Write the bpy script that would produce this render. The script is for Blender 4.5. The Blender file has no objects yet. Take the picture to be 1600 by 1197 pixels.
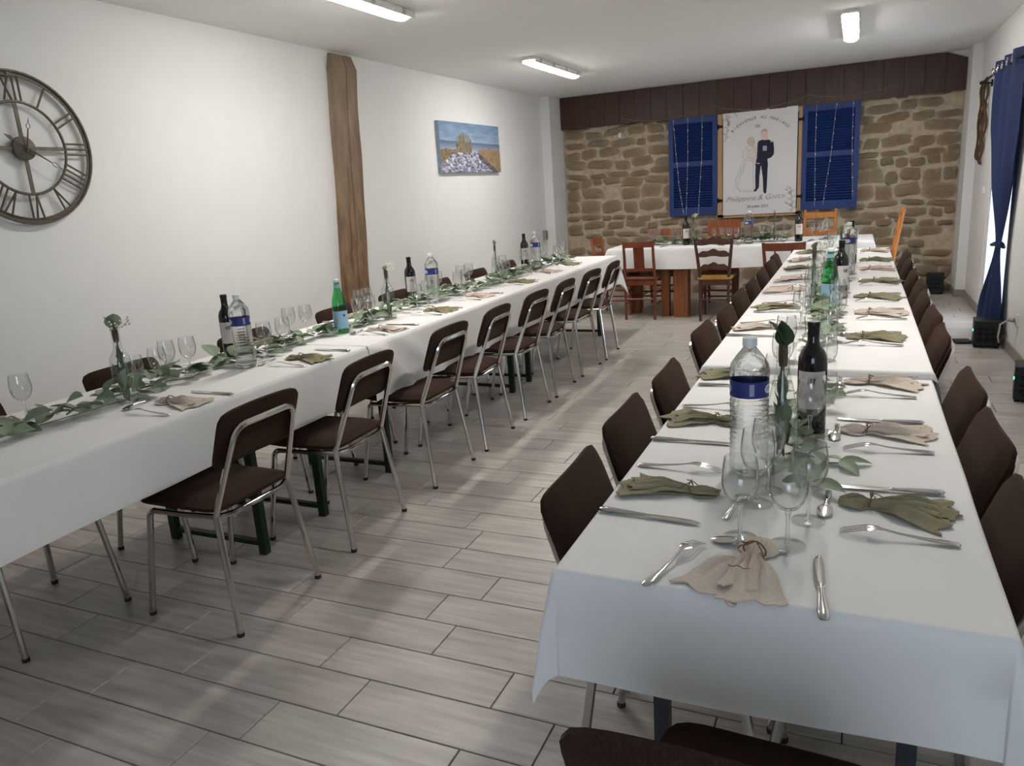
import bpy, bmesh, math, random
from mathutils import Vector, Matrix, noise
from math import pi, sin, cos, radians as rad, sqrt
random.seed(7)
SC = bpy.context.scene
COL = SC.collection

# ------------------------------------------------------------------ camera, world, exposure
cam_d = bpy.data.cameras.new('camera'); cam = bpy.data.objects.new('camera', cam_d); COL.objects.link(cam)
cam_d.sensor_width = 36.0; cam_d.sensor_fit = 'HORIZONTAL'; cam_d.lens = 1178.39 / 1600 * 36; cam_d.clip_start = 0.03; cam_d.clip_end = 200
H = 1.44
def cam_axes(yaw, pitch, roll):
    f = Vector((sin(yaw) * cos(pitch), cos(yaw) * cos(pitch), sin(pitch))); r = Vector((cos(yaw), -sin(yaw), 0)); d = f.cross(r)
    return cos(roll) * r + sin(roll) * d, -sin(roll) * r + cos(roll) * d, f
_r, _d, _f = cam_axes(-0.43513619, -0.2490868, 0.06876909)
cam.matrix_world = Matrix(((_r.x, -_d.x, -_f.x, 0), (_r.y, -_d.y, -_f.y, 0), (_r.z, -_d.z, -_f.z, H), (0, 0, 0, 1)))
SC.camera = cam
SC.view_settings.view_transform = 'Standard'; SC.view_settings.look = 'None'; SC.view_settings.gamma = 1; SC.view_settings.use_curve_mapping = False
SC.view_settings.exposure = 0.0
SC.cycles.transparent_max_bounces = 32; SC.cycles.max_bounces = 10; SC.cycles.caustics_reflective = False; SC.cycles.caustics_refractive = False
W = bpy.data.worlds.new('world'); SC.world = W; W.use_nodes = True
W.node_tree.nodes['Background'].inputs[0].default_value = (0.72, 0.83, 1.0, 1); W.node_tree.nodes['Background'].inputs[1].default_value = 6.0
LAMP = 62.0                                     # emission of the fluorescent diffusers
def portal(loc, rot, sx, sy):
    l = bpy.data.lights.new('window_portal', 'AREA'); l.shape = 'RECTANGLE'; l.size = sx; l.size_y = sy; l.cycles.is_portal = True
    o = bpy.data.objects.new('window_portal', l); o.location = loc; o.rotation_euler = rot; COL.objects.link(o)
portal((1.30, 7.73, 1.05), (0, rad(90), 0), 2.1, 1.26)
portal((.175, -1.82, 1.575), (rad(90), 0, 0), 1.55, 1.45)

# ------------------------------------------------------------------ materials
def lin(c): return tuple(((x / 255) / 12.92 if x / 255 <= .04045 else ((x / 255 + .055) / 1.055) ** 2.4) for x in c)
class NT:
    def __init__(s, name):
        s.m = bpy.data.materials.new(name); s.m.use_nodes = True; s.t = s.m.node_tree; s.n = s.t.nodes; s.b = s.n['Principled BSDF']
    def add(s, t, **k):
        x = s.n.new(t)
        for a, v in k.items(): setattr(x, a, v)
        return x
    def link(s, a, b): s.t.links.new(a, b)
    def coords(s, scale=(1, 1, 1), rnd=True):
        tc = s.add('ShaderNodeTexCoord'); mp = s.add('ShaderNodeMapping'); mp.inputs['Scale'].default_value = scale
        if rnd:
            oi = s.add('ShaderNodeObjectInfo'); mu = s.add('ShaderNodeMath', operation='MULTIPLY'); mu.inputs[1].default_value = 57.0
            s.link(oi.outputs['Random'], mu.inputs[0]); s.link(mu.outputs[0], mp.inputs['Location'])
        s.link(tc.outputs['Object'], mp.inputs['Vector']); return mp.outputs[0]
    def noise(s, vec, scale, detail=4, rough=.55):
        x = s.add('ShaderNodeTexNoise'); x.inputs['Scale'].default_value = scale; x.inputs['Detail'].default_value = detail; x.inputs['Roughness'].default_value = rough
        s.link(vec, x.inputs['Vector']); return x.outputs['Fac']
    def ramp(s, fac, stops):
        x = s.add('ShaderNodeValToRGB'); e = x.color_ramp.elements
        while len(e) < len(stops): e.new(.5)
        for q, (p, c) in zip(e, stops): q.position = p; q.color = (*c, 1)
        s.link(fac, x.inputs[0]); return x.outputs[0]
    def mix(s, fac, a, b, mode='MIX'):
        x = s.add('ShaderNodeMix', data_type='RGBA', blend_type=mode)
        if isinstance(fac, float): x.inputs[0].default_value = fac
        else: s.link(fac, x.inputs[0])
        for v, i in ((a, 6), (b, 7)):
            if isinstance(v, tuple): x.inputs[i].default_value = (*v, 1)
            else: s.link(v, x.inputs[i])
        return x.outputs[2]
    def bump(s, h, st, dist=.01):
        x = s.add('ShaderNodeBump'); x.inputs['Strength'].default_value = st; x.inputs['Distance'].default_value = dist
        s.link(h, x.inputs['Height']); s.link(x.outputs[0], s.b.inputs['Normal'])
    def set(s, col=None, rough=.5, metal=0., spec=None):
        if col is not None:
            if isinstance(col, tuple): s.b.inputs['Base Color'].default_value = (*col, 1)
            else: s.link(col, s.b.inputs['Base Color'])
        s.b.inputs['Roughness'].default_value = rough; s.b.inputs['Metallic'].default_value = metal
        if spec is not None: s.b.inputs['Specular IOR Level'].default_value = spec
        return s
def plain(name, c, rough=.5, metal=0., var=.12, nscale=40, bump=0., spec=None):
    n = NT(name); c = lin(c); v = n.coords()
    f = n.noise(v, nscale)
    n.set(n.ramp(f, [(.3, tuple(x * (1 - var) for x in c)), (.7, tuple(min(1, x * (1 + var)) for x in c))]), rough, metal, spec)
    if bump: n.bump(f, bump)
    return n.m
def wood(name, dark, light, stretch=(18, 18, 1.2), rough=.5, scale=3, bump=.15, rnd=True):
    n = NT(name); v = n.coords(stretch, rnd); f = n.noise(v, scale, 6, .65)
    n.set(n.ramp(f, [(.28, lin(dark)), (.72, lin(light))]), rough); n.bump(f, bump, .004); return n.m
M = {}
M['wall'] = plain('white_wall_paint', (230, 230, 228), .9, var=.012, nscale=6, bump=.02, spec=.2)
M['ceiling'] = plain('ceiling_paint', (240, 240, 238), .95, var=.008, nscale=4, spec=.2)
M['mortar'] = plain('lime_mortar', (188, 172, 150), .95, var=.2, nscale=18, bump=.6)
n = NT('field_stone'); v = n.coords((1, 1, 1)); oi = n.add('ShaderNodeObjectInfo')
c0 = n.ramp(oi.outputs['Random'], [(0, lin((162, 138, 110))), (.2, lin((176, 154, 126))), (.4, lin((150, 134, 114))), (.55, lin((176, 144, 112))), (.68, lin((166, 126, 94))), (.8, lin((166, 154, 136))), (1, lin((150, 132, 110)))])
f = n.noise(v, 22, 8, .7); n.set(n.mix(f, c0, lin((96, 78, 58)), 'MIX') if False else n.mix(.6, c0, n.ramp(f, [(.3, (.2, .18, .15)), (.65, (.62, .55, .45))]), 'MULTIPLY'), .95); 
c1 = n.ramp(f, [(.32, lin((96, 78, 60))), (.48, lin((160, 138, 112))), (.68, lin((204, 186, 160)))]); cc = n.mix(.62, c0, c1); tc = n.add('ShaderNodeTexCoord'); sp = n.add('ShaderNodeSeparateXYZ'); n.link(tc.outputs['Object'], sp.inputs[0]); d = []
for k in ('X', 'Z'):
    a = n.add('ShaderNodeMath', operation='ABSOLUTE'); n.link(sp.outputs[k], a.inputs[0]); p = n.add('ShaderNodeMath', operation='POWER'); n.link(a.outputs[0], p.inputs[0]); p.inputs[1].default_value = 2.6; d.append(p)
a = n.add('ShaderNodeMath', operation='ADD'); n.link(d[0].outputs[0], a.inputs[0]); n.link(d[1].outputs[0], a.inputs[1])
b_ = n.add('ShaderNodeMath', operation='MULTIPLY_ADD'); n.link(n.noise(v, 7, 6, .7), b_.inputs[0]); b_.inputs[1].default_value = .36; n.link(a.outputs[0], b_.inputs[2])
mk = n.ramp(b_.outputs[0], [(.19, (0, 0, 0)), (.36, (1, 1, 1))]); n.set(n.mix(mk, cc, n.ramp(n.noise(v, 18, 4), [(.3, lin((176, 160, 138))), (.7, lin((196, 182, 162)))])), .95, spec=.2); n.bump(n.noise(v, 45, 8, .75), .9, .015); M['stone'] = n.m
n = NT('wood_look_tile'); v = n.coords((1.2, 16, 1)); f = n.noise(v, 2.2, 7, .62); v2 = n.coords((1, 2.2, 1)); f2 = n.noise(v2, 3.5, 4)
oi = n.add('ShaderNodeObjectInfo'); c = n.ramp(f, [(.25, lin((162, 156, 149))), (.5, lin((188, 182, 175))), (.75, lin((212, 206, 199)))])
c = n.mix(.55, c, n.ramp(f2, [(.3, (.62, .60, .58)), (.7, (1, 1, 1))]), 'MULTIPLY')
c = n.mix(.8, c, n.ramp(oi.outputs['Random'], [(0, (.86, .85, .84)), (1, (1, 1, 1))]), 'MULTIPLY'); n.set(c, .36, spec=.45); n.bump(f, .06, .002); M['tile'] = n.m
M['grout'] = plain('dark_grout', (84, 76, 68), .9)
M['skirting'] = plain('tile_skirting', (150, 143, 134), .45, var=.08, nscale=8)
M['fascia'] = wood('dark_stained_boards', (44, 25, 18), (82, 50, 38), (20, 20, 1.0), .45)
n = NT('old_oak_post'); v = n.coords((9, 9, .7), False); v2 = n.coords((5, 5, 2.2), False); f = n.noise(v, 4, 9, .72); f2 = n.noise(v2, 2.2, 5)
c = n.ramp(f, [(.25, lin((104, 78, 58))), (.45, lin((158, 128, 98))), (.75, lin((186, 158, 128)))]); c = n.mix(.7, c, n.ramp(f2, [(.38, (.5, .44, .4)), (.62, (1, 1, 1))]), 'MULTIPLY')
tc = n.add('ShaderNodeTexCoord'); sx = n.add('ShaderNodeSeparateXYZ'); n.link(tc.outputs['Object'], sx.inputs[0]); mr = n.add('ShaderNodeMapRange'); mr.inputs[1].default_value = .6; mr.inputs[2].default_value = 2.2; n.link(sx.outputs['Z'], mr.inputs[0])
c = n.mix(mr.outputs[0], n.mix(.35, c, lin((150, 106, 66)), 'MULTIPLY'), n.mix(.5, c, lin((150, 140, 130)))); ca = n.add('ShaderNodeAttribute'); ca.attribute_name = 'crack_shade'; c = n.mix(ca.outputs['Fac'], c, lin((52, 36, 24))); n.set(c, .9, spec=.2); n.bump(f, .9, .01); M['oldoak'] = n.m
M['cloth'] = plain('white_table_paper', (234, 233, 231), .85, var=.02, nscale=5, bump=.05, spec=.25)
M['chrome'] = plain('chrome_tube', (205, 203, 200), .16, 1.0, var=.03)
M['steel'] = plain('polished_cutlery_steel', (206, 204, 202), .14, 1.0, var=.02)
M['rubber'] = plain('dark_rubber', (40, 34, 30), .7)
n = NT('brown_wool_upholstery'); v = n.coords(); f = n.noise(v, 260, 2); n.set(n.ramp(f, [(.3, lin((34, 22, 16))), (.7, lin((56, 38, 28)))]), .95, spec=.15); n.bump(f, .3, .002)
n.b.inputs['Sheen Weight'].default_value = .15; n.b.inputs['Sheen Roughness'].default_value = .5; n.b.inputs['Sheen Tint'].default_value = (.5, .33, .24, 1); M['fabric'] = n.m
M['greensteel'] = plain('dark_green_steel', (30, 48, 36), .5, .3)
M['darksteel'] = plain('grey_trestle_steel', (72, 76, 82), .45, .5)
M['blue'] = wood('blue_painted_wood', (24, 50, 112), (28, 56, 120), (10, 10, 1), .55, 3, .08)
n = NT('blue_curtain_cloth'); v = n.coords((60, 60, 60)); f = n.noise(v, 4, 2); n.set(n.ramp(f, [(.3, lin((10, 27, 66))), (.7, lin((17, 41, 90)))]), .85); M['curtain'] = n.m
M['jamb'] = wood('pale_pine_frame', (176, 138, 98), (206, 170, 128), (14, 14, 1))
M['iron'] = plain('black_iron', (26, 26, 28), .5, .6)
M['poster'] = plain('printed_banner_white', (226, 224, 224), .7, var=.01)
M['ink'] = plain('grey_print_ink', (96, 96, 104), .8, var=.02)
M['inkdark'] = plain('navy_print_ink', (34, 34, 56), .8, var=.05)
M['inkskin'] = plain('pink_print_ink', (226, 196, 188), .8, var=.02)
M['inkline'] = plain('rose_line_ink', (176, 150, 148), .8, var=.02)
M['inkdress'] = plain('ivory_print_ink', (226, 214, 208), .8, var=.01)
M['clock'] = plain('grey_patina_metal', (104, 98, 88), .6, .5, var=.25, nscale=60)
M['plasticw'] = plain('white_plastic', (226, 226, 222), .4)
M['plasticb'] = plain('black_plastic', (24, 24, 26), .45, var=.1)
M['grille'] = plain('dark_grille', (14, 14, 16), .6)
M['mahog'] = wood('red_brown_wood', (84, 38, 20), (132, 66, 36), (16, 16, 1.2), .4)
M['walnut'] = wood('dark_brown_wood', (56, 32, 24), (92, 56, 42), (16, 16, 1.2), .42)
M['orangewood'] = wood('orange_varnished_wood', (166, 94, 38), (206, 132, 66), (16, 16, 1.2), .4)
M['brickwood'] = wood('chestnut_wood', (120, 62, 30), (168, 94, 52), (16, 16, 1.2), .45)
M['pine'] = wood('stained_pine', (112, 60, 28), (164, 98, 52), (16, 16, 1.2), .5)
M['rush'] = plain('woven_rush', (176, 130, 66), .85, var=.3, nscale=70, bump=.5)
M['rattan'] = plain('woven_rattan', (92, 70, 50), .85, var=.35, nscale=90, bump=.6)
M['olive'] = plain('olive_napkin_cloth', (142, 136, 110), .95, var=.1, nscale=160, bump=.15, spec=.1)
M['beige'] = plain('beige_napkin_cloth', (206, 192, 178), .95, var=.08, nscale=160, bump=.15, spec=.1)
M['rosebeige'] = plain('rose_beige_napkin_cloth', (214, 192, 178), .95, var=.08, nscale=160, bump=.15, spec=.1)
M['twine'] = plain('jute_twine', (120, 94, 62), .95)
n = NT('eucalyptus_leaf'); oi = n.add('ShaderNodeObjectInfo'); v = n.coords(); f = n.noise(v, 40, 3)
c = n.ramp(oi.outputs['Random'], [(0, lin((104, 124, 96))), (.4, lin((126, 144, 118))), (.75, lin((152, 168, 142))), (1, lin((120, 134, 102)))]); n.set(n.mix(.4, c, n.ramp(f, [(.3, (.5, .5, .5)), (.7, (1, 1, 1))]), 'MULTIPLY'), .6)
n.b.inputs['Subsurface Weight'].default_value = 0; M['leaf'] = n.m
M['leafdark'] = plain('dark_green_leaf', (66, 88, 60), .5, var=.25, nscale=30)
M['stem'] = plain('brown_green_stem', (92, 86, 58), .8)
M['stemdark'] = plain('dark_brown_stems', (84, 70, 54), .85, var=.3, nscale=60)
M['blossom'] = plain('white_tiny_blossom', (222, 220, 206), .8)
M['winebottle'] = plain('black_wine_glass', (12, 13, 12), .06, 0, var=.05, spec=.6)
M['capsule'] = plain('black_foil_capsule', (20, 16, 20), .35, .2)
M['label'] = plain('paper_wine_label', (208, 200, 196), .7, var=.02)
M['bluelabel'] = plain('navy_bottle_label', (40, 52, 120), .4, var=.06)
M['skylabel'] = plain('pale_blue_bottle_label', (150, 190, 216), .5, var=.05)
M['labelwhite'] = plain('white_label_print', (214, 218, 232), .5, var=.03)
M['capw'] = plain('frosted_white_cap', (226, 230, 232), .35)
M['redink'] = plain('red_star_print', (170, 40, 44), .5)
def clear(name, tint, edge, rough=.01, blend=.16, edgegl=.55):
    n = NT(name); n.n.remove(n.b); out = n.n['Material Output']
    lw = n.add('ShaderNodeLayerWeight'); lw.inputs['Blend'].default_value = .5
    tr = n.add('ShaderNodeBsdfTransparent'); gl = n.add('ShaderNodeBsdfGlossy'); gl.inputs['Roughness'].default_value = rough
    c = n.ramp(lw.outputs['Facing'], [(.62, tint), (.97, edge)]); n.link(c, tr.inputs[0])
    p = n.add('ShaderNodeMath', operation='POWER'); n.link(lw.outputs['Facing'], p.inputs[0]); p.inputs[1].default_value = 4.0
    q = n.add('ShaderNodeMath', operation='MULTIPLY_ADD'); n.link(p.outputs[0], q.inputs[0]); q.inputs[1].default_value = edgegl; q.inputs[2].default_value = .075
    mx = n.add('ShaderNodeMixShader'); n.link(q.outputs[0], mx.inputs[0]); n.link(tr.outputs[0], mx.inputs[1]); n.link(gl.outputs[0], mx.inputs[2]); n.link(mx.outputs[0], out.inputs[0]); return n.m
M['glass'] = clear('clear_glass', (.975, .98, .975), (.34, .36, .35))
n = NT('solid_glass'); b = n.b; b.inputs['Base Color'].default_value = (1, 1, 1, 1); b.inputs['Roughness'].default_value = .0; b.inputs['IOR'].default_value = 1.45; b.inputs['Transmission Weight'].default_value = 1
tr = n.add('ShaderNodeBsdfTransparent'); tr.inputs[0].default_value = (.96, .97, .96, 1); mx = n.add('ShaderNodeMixShader'); mx.inputs[0].default_value = .62; n.link(tr.outputs[0], mx.inputs[1]); n.link(b.outputs[0], mx.inputs[2]); n.link(mx.outputs[0], n.n['Material Output'].inputs[0]); M['solidglass'] = n.m
M['vaseglass'] = clear('greenish_clear_glass', (.93, .95, .93), (.5, .56, .5))
M['green'] = clear('green_bottle_glass', (.26, .76, .40), (.05, .42, .14), .03, .25)
M['pane'] = clear('window_pane_glass', (.97, .98, .98), (.93, .95, .96), .01, .1, .12)
def watermat():
    n = NT('bottled_water'); b = n.b; b.inputs['Base Color'].default_value = (.93, .96, .97, 1); b.inputs['Roughness'].default_value = .03; b.inputs['IOR'].default_value = 1.3; b.inputs['Transmission Weight'].default_value = 1
    tr = n.add('ShaderNodeBsdfTransparent'); tr.inputs[0].default_value = (.9, .93, .94, 1); mx = n.add('ShaderNodeMixShader'); mx.inputs[0].default_value = .68
    n.link(tr.outputs[0], mx.inputs[1]); n.link(b.outputs[0], mx.inputs[2]); n.link(mx.outputs[0], n.n['Material Output'].inputs[0]); return n.m
M['water'] = watermat()
def emis(name, c, s):
    n = NT(name); n.set((.8, .8, .8), .5); n.b.inputs['Emission Color'].default_value = (*c, 1); n.b.inputs['Emission Strength'].default_value = s; return n.m
M['tube'] = emis('fluorescent_diffuser', (1, .955, .90), LAMP)
M['led'] = emis('green_led', (.05, 1, .35), 4)
M['fairy'] = emis('fairy_bulb', (1, .95, .85), .25)
M['wire'] = plain('pale_fairy_wire', (190, 190, 196), .5)
M['wiretan'] = plain('tan_fairy_wire', (150, 130, 104), .6)
M['ground'] = plain('outdoor_concrete', (224, 224, 220), .9)

# ------------------------------------------------------------------ mesh helper
def sst(a, b2, x): t = max(0, min(1, (x - a) / (b2 - a))); return t * t * (3 - 2 * t)
class G:
    def __init__(s): s.v = []; s.f = []
    def add(s, v, f):
        b = len(s.v); s.v += [tuple(p) for p in v]; s.f += [tuple(i + b for i in q) for q in f]; return s
    def box(s, c, d, rz=0, taper=1.0, rot=None):
        x, y, z = (k / 2 for k in d); P = [(-x, -y, -z), (x, -y, -z), (x, y, -z), (-x, y, -z), (-x * taper, -y * taper, z), (x * taper, -y * taper, z), (x * taper, y * taper, z), (-x * taper, y * taper, z)]
        R = rot or Matrix.Rotation(rz, 3, 'Z'); c = Vector(c)
        return s.add([R @ Vector(p) + c for p in P], [(3, 2, 1, 0), (4, 5, 6, 7), (0, 1, 5, 4), (1, 2, 6, 5), (2, 3, 7, 6), (3, 0, 4, 7)])
    def rbox(s, c, d, r, seg=3):
        # box with rounded vertical corners and a small top/bottom bevel
        x, y, z = (k / 2 for k in d); r = min(r, x * .98, y * .98); b = min(.25 * r, z * .5); loop = []
        for k, (sx, sy) in enumerate(((1, 1), (-1, 1), (-1, -1), (1, -1))):
            for i in range(seg + 1):
                a = (k + i / seg) * pi / 2; loop.append((sx * (x - r), sy * (y - r), cos(a), sin(a)))
        n = len(loop); v = []
        for zz, ins in ((-z, b), (-z + b, 0), (z - b, 0), (z, b)):
            for px, py, ca, sa in loop: v.append((c[0] + px + (r - ins) * ca, c[1] + py + (r - ins) * sa, c[2] + zz))
        f = [tuple(range(n - 1, -1, -1)), tuple(range(3 * n, 4 * n))]
        for l in range(3):
            for i in range(n): j = (i + 1) % n; f.append((l * n + i, l * n + j, (l + 1) * n + j, (l + 1) * n + i))
        return s.add(v, f)
    def tube(s, path, r, n=8, closed=False, flat=1.0):
        P = [Vector(p) for p in path]; m = len(P); rr = r if isinstance(r, (list, tuple)) else [r] * m
        T = []
        for i in range(m):
            a = P[(i - 1) % m] if (closed or i) else P[0]; b = P[(i + 1) % m] if (closed or i < m - 1) else P[-1]; T.append((b - a).normalized())
        u = T[0].orthogonal().normalized(); v = []
        for i in range(m):
            u = (u - T[i] * u.dot(T[i])).normalized(); w = T[i].cross(u)
            for k in range(n):
                a = 2 * pi * k / n; v.append(P[i] + (u * cos(a) + w * sin(a) * flat) * rr[i])
        f = []
        for i in range(m if closed else m - 1):
            j = (i + 1) % m
            for k in range(n): l = (k + 1) % n; f.append((i * n + k, i * n + l, j * n + l, j * n + k))
        if not closed: f += [tuple(range(n - 1, -1, -1)), tuple(range((m - 1) * n, m * n))]
        return s.add(v, f)
    def lathe(s, prof, n=16, c=(0, 0, 0), caps=True):
        v = []; f = []
        for r, z in prof:
            for k in range(n): a = 2 * pi * k / n; v.append((c[0] + r * cos(a), c[1] + r * sin(a), c[2] + z))
        for i in range(len(prof) - 1):
            for k in range(n): l = (k + 1) % n; f.append((i * n + k, i * n + l, (i + 1) * n + l, (i + 1) * n + k))
        if caps: f += [tuple(range(n - 1, -1, -1)), tuple(range((len(prof) - 1) * n, len(prof) * n))]
        return s.add(v, f)
    def loft(s, secs, n=8):   # secs: (x, y, z, half width y, half height z) along x
        v = []; f = []; m = len(secs)
        for x, y, z, a, b in secs:
            for k in range(n): t = 2 * pi * k / n; v.append((x, y + a * cos(t), z + b * sin(t)))
        for i in range(m - 1):
            for k in range(n): l = (k + 1) % n; f.append((i * n + k, i * n + l, (i + 1) * n + l, (i + 1) * n + k))
        f += [tuple(range(n - 1, -1, -1)), tuple(range((m - 1) * n, m * n))]
        return s.add(v, f)
    def grid(s, fn, nu, nv, flip=False):
        v = [fn(i / nu, j / nv) for i in range(nu + 1) for j in range(nv + 1)]; f = []
        for i in range(nu):
            for j in range(nv):
                a = i * (nv + 1) + j; q = (a, a + nv + 1, a + nv + 2, a + 1); f.append(q[::-1] if flip else q)
        return s.add(v, f)
    def solid(s, fn, nu, nv, off):   # a sheet with thickness: off(u,v) -> offset vector of the under side
        b = len(s.v); s.grid(fn, nu, nv); s.grid(lambda u, v: Vector(fn(u, v)) + Vector(off), nu, nv, True); N = (nu + 1) * (nv + 1)
        e = [i * (nv + 1) for i in range(nu + 1)] + [nu * (nv + 1) + j for j in range(1, nv + 1)] + [i * (nv + 1) + nv for i in range(nu - 1, -1, -1)] + [j for j in range(nv - 1, 0, -1)]
        for i in range(len(e)): j = (i + 1) % len(e); s.f.append((b + e[j], b + e[i], b + N + e[i], b + N + e[j]))
        return s
    def prism(s, poly, y0, y1, axis='y'):   # polygon of (x, z) extruded along y
        n = len(poly); v = [(x, y0, z) for x, z in poly] + [(x, y1, z) for x, z in poly]
        f = [tuple(range(n)), tuple(range(2 * n - 1, n - 1, -1))] + [((i + 1) % n, i, n + i, n + (i + 1) % n) for i in range(n)]
        if axis == 'x': v = [(y, x, z) for x, y, z in v]
        if axis == 'z': v = [(x, z, y) for x, y, z in v]
        return s.add(v, f)
    def xf(s, mat): s.v = [tuple(mat @ Vector(p)) for p in s.v]; return s
    def mesh(s, name, mat, angle=40):
        me = bpy.data.meshes.new(name); me.from_pydata(s.v, [], s.f); me.materials.append(mat)
        bm = bmesh.new(); bm.from_mesh(me); bmesh.ops.recalc_face_normals(bm, faces=bm.faces); bm.to_mesh(me); bm.free()
        me.polygons.foreach_set('use_smooth', [True] * len(me.polygons)); me.set_sharp_from_angle(angle=rad(angle)); return me
def O(name, g, mat=None, parent=None, loc=(0, 0, 0), rot=(0, 0, 0), label=None, cat=None, group=None, kind=None, scale=None, angle=40):
    if isinstance(g, G): g = g.mesh(name, M[mat] if isinstance(mat, str) else mat, angle)
    o = bpy.data.objects.new(name, g); COL.objects.link(o); o.location = loc; o.rotation_euler = rot
    if parent is not None: o.parent = parent
    if scale: o.scale = scale
    tag(o, label, cat, group, kind); return o
def tag(o, label=None, cat=None, group=None, kind=None):
    for k, v in (('label', label), ('category', cat), ('group', group), ('kind', kind)):
        if v: o[k] = v
def E(name, loc=(0, 0, 0), rz=0, label=None, cat=None, group=None, kind=None): return O(name, None, None, None, loc, (0, 0, rz), label, cat, group, kind)
def kids(o): return [c for c in o.children]
def dup(root, loc, rz, label=None, group=None, rot=None):
    def cp(o, par):
        c = o.copy(); COL.objects.link(c); c.parent = par
        for ch in kids(o): cp(ch, c)
        return c
    r = cp(root, None); r.location = loc; r.rotation_euler = rot or (0, 0, rz)
    if label: r['label'] = label
    if group: r['group'] = group
    return r
ORD = ['first', 'second', 'third', 'fourth', 'fifth', 'sixth', 'seventh', 'eighth', 'ninth', 'tenth', 'eleventh', 'twelfth', 'thirteenth', 'fourteenth', 'fifteenth', 'sixteenth', 'seventeenth', 'eighteenth', 'nineteenth', 'twentieth', 'twenty-first', 'twenty-second', 'twenty-third', 'twenty-fourth']
def arc(c, r, a0, a1, n, ax='xz', k=0):
    out = []
    for i in range(n + 1):
        a = a0 + (a1 - a0) * i / n; p, q = r * cos(a), r * sin(a)
        out.append({'xz': (c[0] + p, c[1], c[2] + q), 'yz': (c[0], c[1] + p, c[2] + q), 'xy': (c[0] + p, c[1] + q, c[2])}[ax])
    return out

# ------------------------------------------------------------------ room shell
XL, XR, YB, YF, ZC = -3.72, 1.09, 9.88, -1.7, 2.56
PW = 9.42                                        # front plane of the pilasters either side of the stone wall
fl = O('floor', G().box(((XL + XR) / 2, (YB + YF) / 2, -.056), (XR - XL + .6, YB - YF + .6, .1)), 'grout', kind='structure')
TL_, TW_, GAP = .612, .1755, .004
def tile_geo(l, w):
    g = G(); x, y, e = l / 2 - GAP / 2, w / 2 - GAP / 2, .0016
    v = [(-x, -y, -.007), (x, -y, -.007), (x, y, -.007), (-x, y, -.007), (-x, -y, -e), (x, -y, -e), (x, y, -e), (-x, y, -e), (-x + e, -y + e, 0), (x - e, -y + e, 0), (x - e, y - e, 0), (-x + e, y - e, 0)]
    f = [(8, 9, 10, 11)] + [(a, (a + 1) % 4, 4 + (a + 1) % 4, 4 + a) for a in range(4)] + [(4 + a, 4 + (a + 1) % 4, 8 + (a + 1) % 4, 8 + a) for a in range(4)]
    return g.add(v, f)
tile_me = tile_geo(TL_, TW_).mesh('tile', M['tile'], 20)
known = {0: -1.32, 1: -1.52, 2: -1.205, 3: -1.33, 7: -1.54, 8: -1.24, 9: -1.366, 10: -1.56, 12: -1.389, 13: -1.58}
rt = random.Random(3); ntile = 0; rest = G()
for k in list(range(-3, 48)) + list(range(-19, -3)):
    y0 = 1.475 + k * TW_; off = known.get(k, -1.3 - rt.random() * .61); yc = y0 + TW_ / 2
    if yc > YB + .02: continue
    x = off - math.ceil((off - XL) / TL_) * TL_
    while x < XR:
        a, b = max(x, XL), min(x + TL_, XR); full = b - a > TL_ - .01
        if b - a > .03:
            if ntile < 298 and -3 <= k <= 40:
                O('tile', tile_me if full else tile_geo(b - a, TW_), 'tile', fl, ((a + b) / 2, yc, 0)); ntile += 1
            else:
                q = tile_geo(b - a, TW_); rest.add([(p[0] + (a + b) / 2, p[1] + yc, p[2]) for p in q.v], q.f)
        x += TL_
O('far_tiles', rest, 'tile', fl, kind='stuff', angle=20)
O('ceiling', G().box(((XL + XR) / 2, (YB + YF) / 2, ZC + .06), (XR - XL + .6, YB - YF + .6, .12)), 'ceiling', kind='structure')
g = G().box((XL - .12, (YB + YF) / 2, ZC / 2), (.24, YB - YF + .5, ZC)).box((XL + .06, (PW + YB) / 2, ZC / 2), (.12, YB - PW, ZC))
O('wall_left', g, 'wall', kind='structure')
DY0, DY1, DZ = 7.1, 8.36, 2.1
g = G().box((XR + .12, (YF + DY0) / 2 - .12, ZC / 2), (.24, DY0 - YF + .24, ZC)).box((XR + .12, (DY1 + YB) / 2 + .06, ZC / 2), (.24, YB - DY1 + .12, ZC)).box((XR + .12, (DY0 + DY1) / 2, (DZ + ZC) / 2), (.24, DY1 - DY0, ZC - DZ)).box((XR - .045, (PW + YB) / 2, ZC / 2), (.09, YB - PW, ZC))
O('wall_right', g, 'wall', kind='structure')
WX0, WX1, WZ0, WZ1 = -.6, .95, .85, 2.3
g = G()
for x0, x1, z0, z1 in ((XL, WX0, 0, ZC), (WX1, XR, 0, ZC), (WX0, WX1, 0, WZ0), (WX0, WX1, WZ1, ZC)): g.box(((x0 + x1) / 2, YF - .1, (z0 + z1) / 2), (x1 - x0, .2, z1 - z0))
O('wall_front', g, 'wall', kind='structure')
wf = O('window_2', None, loc=((WX0 + WX1) / 2, YF - .1, 0), kind='structure')
g = G(); w = (WX1 - WX0) / 2
for x in (-w + .03, 0, w - .03): g.box((x, 0, (WZ0 + WZ1) / 2), (.06, .06, WZ1 - WZ0))
for z in (WZ0 + .03, WZ1 - .03): g.box((0, 0, z), (2 * w - .12, .06, .06))
O('window_frame', g, 'plasticw', wf)
for x in (-w / 2, w / 2): O('pane', G().box((x, 0, (WZ0 + WZ1) / 2), (w - .09, .01, WZ1 - WZ0 - .12)), 'pane', wf)
O('ground', G().box((0, 3, -.35), (60, 60, .1)), 'ground', kind='structure')
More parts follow.
